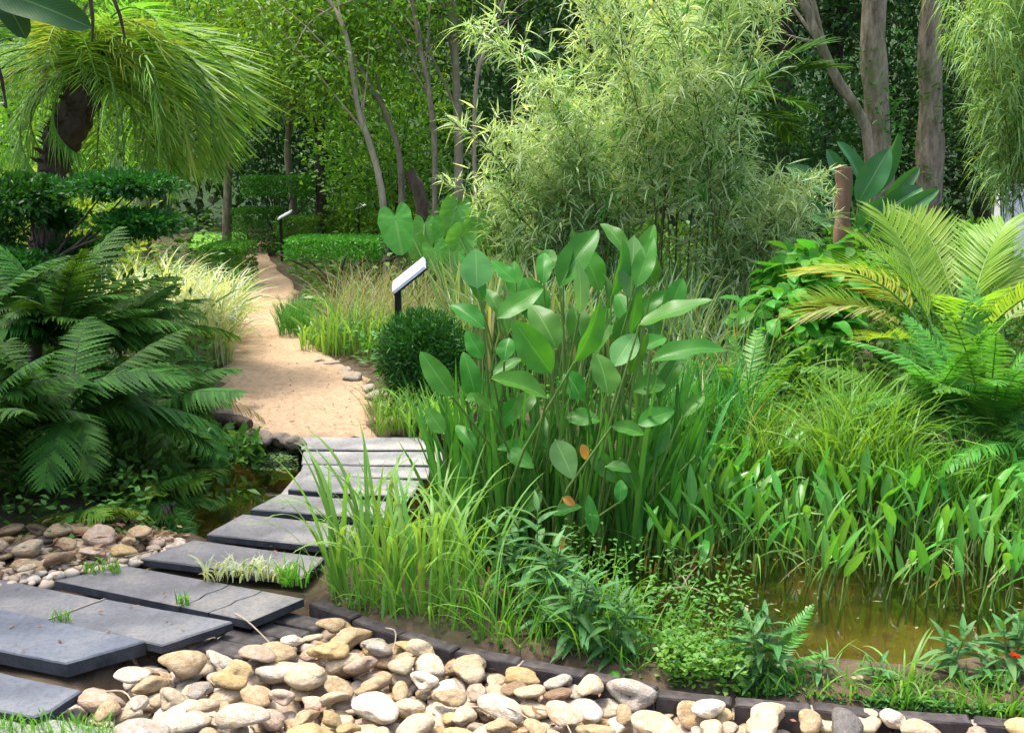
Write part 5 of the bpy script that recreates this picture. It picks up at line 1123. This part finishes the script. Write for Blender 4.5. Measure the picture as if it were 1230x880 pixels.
# ------------------------------------------------------------------ trees
def PT(c, lst): return [A(u, v, Y) - c for (u, v, Y) in lst]
def tbase(u, Y): return np.array([A(u, 250, Y)[0], Y, 0.])
TG = 'woodland trees'
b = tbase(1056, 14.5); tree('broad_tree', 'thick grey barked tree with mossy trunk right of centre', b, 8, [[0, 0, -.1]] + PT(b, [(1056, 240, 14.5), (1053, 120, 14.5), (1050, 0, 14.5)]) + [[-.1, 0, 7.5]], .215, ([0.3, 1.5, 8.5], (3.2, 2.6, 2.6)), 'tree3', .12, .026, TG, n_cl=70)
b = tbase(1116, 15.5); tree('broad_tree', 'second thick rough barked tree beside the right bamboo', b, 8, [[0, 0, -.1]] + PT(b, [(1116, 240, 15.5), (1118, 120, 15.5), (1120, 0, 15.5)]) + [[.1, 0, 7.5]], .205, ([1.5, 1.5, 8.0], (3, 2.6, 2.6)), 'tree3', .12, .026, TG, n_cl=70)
b = tbase(1046, 14.2); t_ = tree('slanting_tree', 'thin slanting bare trunk leaning left beside the thick tree', b, 6, [[0, 0, 0]] + PT(b, [(1044, 170, 14.2), (1005, 95, 14.1), (980, 40, 14.0), (962, -10, 14.0)]) + [A(930, -110, 13.8) - b], .075, ([-1.8, .8, 5.4], (1.4, 1.2, .9)), 'tree3', .11, .024, TG, n_cl=24, limbs=6)
g = Geo(); tube(g, spline([A(984, 52, 14.1) - b, A(965, 48, 14) - b, A(945, 42, 14) - b], 6), np.linspace(.03, .012, 6), 6); local('branch', g.mesh('branch', M['bark']), t_)
b = tbase(548, 15.0); tree('slim_tree', 'pale slim trunk rising straight behind the left bamboo', b, 7, [[0, 0, 0]] + PT(b, [(551, 180, 15), (548, 100, 15), (545, 0, 15)]) + [[-.1, .3, 6.2]], .065, ([-.6, 1.2, 5.4], (2.4, 1.8, 2.0)), 'tree1', .10, .024, TG, barkm='barkpale', n_cl=60)
b = tbase(462, 14.0); tree('slim_tree', 'leaning grey trunk left of the elephant ears, leafy above', b, 5, [[0, 0, 0]] + PT(b, [(460, 240, 14), (445, 175, 14), (430, 130, 14), (415, 40, 14)]) + [[-.7, .2, 3.6]], .044, ([-.9, .6, 3.4], (1.5, 1.2, 1.3)), 'tree1', .095, .023, TG, barkm='barkpale', n_cl=60, per=90, cl=.35)
b = tbase(478, 14.6); tree('slim_tree', 'thin dark stem bending left among mid green leaves', b, 5, [[0, 0, 0]] + PT(b, [(482, 210, 14.6), (465, 140, 14.6), (420, 60, 14.6), (400, 0, 14.6)]), .045, ([-1.1, .8, 3.3], (1.1, 1, 1.2)), 'tree1', .095, .023, TG, n_cl=40, per=90, cl=.35)
b = tbase(520, 14.2); tree('slim_tree', 'thin curved stem left of the pale slim trunk', b, 5, [[0, 0, 0]] + PT(b, [(522, 180, 14.2), (515, 110, 14.2), (505, 60, 14.2), (495, 0, 14.2)]), .04, ([-.3, .8, 3.8], (1.1, 1, 1.0)), 'tree1', .09, .022, TG, n_cl=36, per=80, cl=.35)
b = tbase(572, 14.4); tree('slim_tree', 'thin forked pale stem right of the slim trunk', b, 5, [[0, 0, 0]] + PT(b, [(570, 130, 14.4), (582, 60, 14.4), (606, -5, 14.4)]), .03, ([.5, .8, 4.0], (1.0, 1, .8)), 'tree3', .10, .024, TG, barkm='barkpale', n_cl=24)
b = tbase(512, 12.6); t_ = thing('tree_stump', 'dark reddish dead stump leaning behind the elephant ears', 'stump', b, None); g = Geo(); tube(g, spline([[0.05, 0, 0], A(508, 250, 12.6) - b, A(492, 205, 12.6) - b], 10), np.linspace(.085, .07, 10) * (1 + .1 * rng.normal(0, 1, 10)), 10); local('trunk', g.mesh('trunk', M['barkdark']), t_)
b = tbase(345, 20.5); tree('slim_tree', 'dark thin tree above the far clipped hedge', b, 5, [[0, 0, 0]] + PT(b, [(352, 240, 20.5), (345, 180, 20.5), (350, 120, 20.5)]) + [[.1, 0, 4.8]], .08, ([-.2, .5, 4.2], (2.0, 1.4, 2.0)), 'tree1', .11, .026, TG, n_cl=60)
b = tbase(385, 19.5); tree('slim_tree', 'dark trunk right of the far clipped hedge', b, 6, [[0, 0, 0]] + PT(b, [(386, 240, 19.5), (384, 190, 19.5)]) + [[.1, 0, 4.8]], .11, ([.3, .5, 4.8], (2.2, 1.6, 2.2)), 'tree1', .11, .026, TG, barkm='barkdark', n_cl=70)
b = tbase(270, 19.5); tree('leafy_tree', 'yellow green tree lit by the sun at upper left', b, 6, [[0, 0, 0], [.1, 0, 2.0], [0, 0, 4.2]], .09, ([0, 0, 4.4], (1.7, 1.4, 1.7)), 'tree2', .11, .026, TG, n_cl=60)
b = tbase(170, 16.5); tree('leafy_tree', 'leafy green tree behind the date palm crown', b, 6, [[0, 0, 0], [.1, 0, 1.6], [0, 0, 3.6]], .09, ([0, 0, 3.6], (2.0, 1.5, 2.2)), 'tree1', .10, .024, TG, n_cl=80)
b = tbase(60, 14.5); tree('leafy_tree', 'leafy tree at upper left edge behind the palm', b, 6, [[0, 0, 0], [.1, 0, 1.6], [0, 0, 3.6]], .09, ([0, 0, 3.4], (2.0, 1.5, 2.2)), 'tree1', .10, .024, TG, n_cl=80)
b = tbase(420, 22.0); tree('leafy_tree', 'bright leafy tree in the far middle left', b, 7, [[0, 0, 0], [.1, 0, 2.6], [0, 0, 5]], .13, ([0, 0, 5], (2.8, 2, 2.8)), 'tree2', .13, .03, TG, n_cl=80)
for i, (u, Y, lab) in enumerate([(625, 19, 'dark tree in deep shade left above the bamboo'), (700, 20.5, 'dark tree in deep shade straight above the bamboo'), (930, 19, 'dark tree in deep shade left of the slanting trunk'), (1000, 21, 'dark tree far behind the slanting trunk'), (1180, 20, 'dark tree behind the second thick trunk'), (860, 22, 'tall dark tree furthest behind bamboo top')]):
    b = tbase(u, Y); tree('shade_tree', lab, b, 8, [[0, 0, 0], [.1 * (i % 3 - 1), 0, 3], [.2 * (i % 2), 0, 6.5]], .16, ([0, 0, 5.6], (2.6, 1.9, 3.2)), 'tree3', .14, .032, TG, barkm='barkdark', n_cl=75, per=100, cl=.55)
for u, Y, r_, lab in ((1052, 14.5, .26, 'leafy creeper climbing the thick grey trunk'), (1118, 15.5, .26, 'leafy creeper climbing the second thick trunk')):
    b = tbase(u, Y); g = Geo(); n = 420; a = rng.normal(-PI / 2, .8, n); z = rng.random(n) ** .8 * 3.2; k = np.sin(z * 5 + a * 2) > -.1; a, z = a[k], z[k]
    p = np.stack([r_ * np.cos(a), r_ * np.sin(a), z], -1); leaves(g, p, np.stack([np.cos(a), np.sin(a), .2 + 0 * a], -1) + rng.normal(0, .6, (len(a), 3)), .11, .02); thing('trunk_creeper', lab, 'creeper', b, 'creepers on the trunks', g.mesh('creeper', M['under']))
# log at the path end
p = G(282, 512, .02); g = Geo(); tube(g, spline([[-.2, .06, .03], [0, 0, .035], [.1, -.05, .02]], 8), .042 * (1 + .1 * rng.normal(0, 1, 8)), 9); thing('log', 'short brown log lying where the path meets the left pond', 'log', p, None, g.mesh('log', M['barkdark']))
n = 900; g = Geo(); pts = np.array([G(a, c_, WZ + .006) for a, c_ in zip(rng.uniform(285, 358, n), 530 + rng.random(n) ** 1.5 * 34)]); d = rng.normal(0, 1, (n, 3)); d[:, 2] = 0; leaves(g, pts, d, .022, .009, jit=.15, fold=0, droop=0); thing('pond_scum', 'pale grey green floating weed on the left pond by the path', 'floating weed', (0, 0, 0), None, g.mesh('pond_scum', M['reed']), 'stuff')
# tree out of frame on the left whose crown shades the ferns
b = np.array([-7.4, 6.6, 0]); tree('broad_tree', 'spreading tree beyond the left photo edge shading the ferns', b, 8, [[0, 0, 0], [.2, 0, 3], [.8, -.1, 5.4]], .2, ([2.9, -.9, 6.4], (1.6, 1.7, .9)), 'tree1', .13, .032, TG, n_cl=46)
# far wood on the slope
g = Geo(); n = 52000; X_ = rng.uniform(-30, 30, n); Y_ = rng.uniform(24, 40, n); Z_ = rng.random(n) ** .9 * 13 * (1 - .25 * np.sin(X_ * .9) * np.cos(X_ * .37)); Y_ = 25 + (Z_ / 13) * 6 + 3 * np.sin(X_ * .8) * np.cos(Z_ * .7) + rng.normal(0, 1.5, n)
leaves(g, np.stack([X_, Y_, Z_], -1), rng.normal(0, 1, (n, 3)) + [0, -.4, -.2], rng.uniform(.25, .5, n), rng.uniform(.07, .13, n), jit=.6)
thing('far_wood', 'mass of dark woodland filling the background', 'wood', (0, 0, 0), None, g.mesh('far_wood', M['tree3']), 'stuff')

# ------------------------------------------------------------------ labels: like things told apart by their place
bpy.context.view_layer.update()
ORD = ['leftmost', 'second from left', 'third from left', 'fourth from left', 'fifth from left', 'sixth from left', 'seventh from left', 'eighth from left', 'ninth from left', 'tenth from left']
by = {}
for o in SC.objects:
    if o.get('label') and o.get('category') and o.parent is None: by.setdefault(o['label'], []).append(o)
for lab, lst in by.items():
    if len(lst) < 2: continue
    lst.sort(key=lambda o: PROJ(np.array(o.matrix_world.translation))[0])
    for i, o in enumerate(lst):
        tail = ('left one' if i == 0 else 'right one') if len(lst) == 2 else ('rightmost' if i == len(lst) - 1 else (ORD[i] if i < 10 else f'{i + 1}th from left'))
        o['label'] = f'{lab}, {tail}' if len(f'{lab} {tail}'.split()) < 17 else f'{" ".join(lab.split()[:16 - len(tail.split())])}, {tail}'
print('script seconds', round(time.time() - T00, 1), 'objects', len(SC.objects))
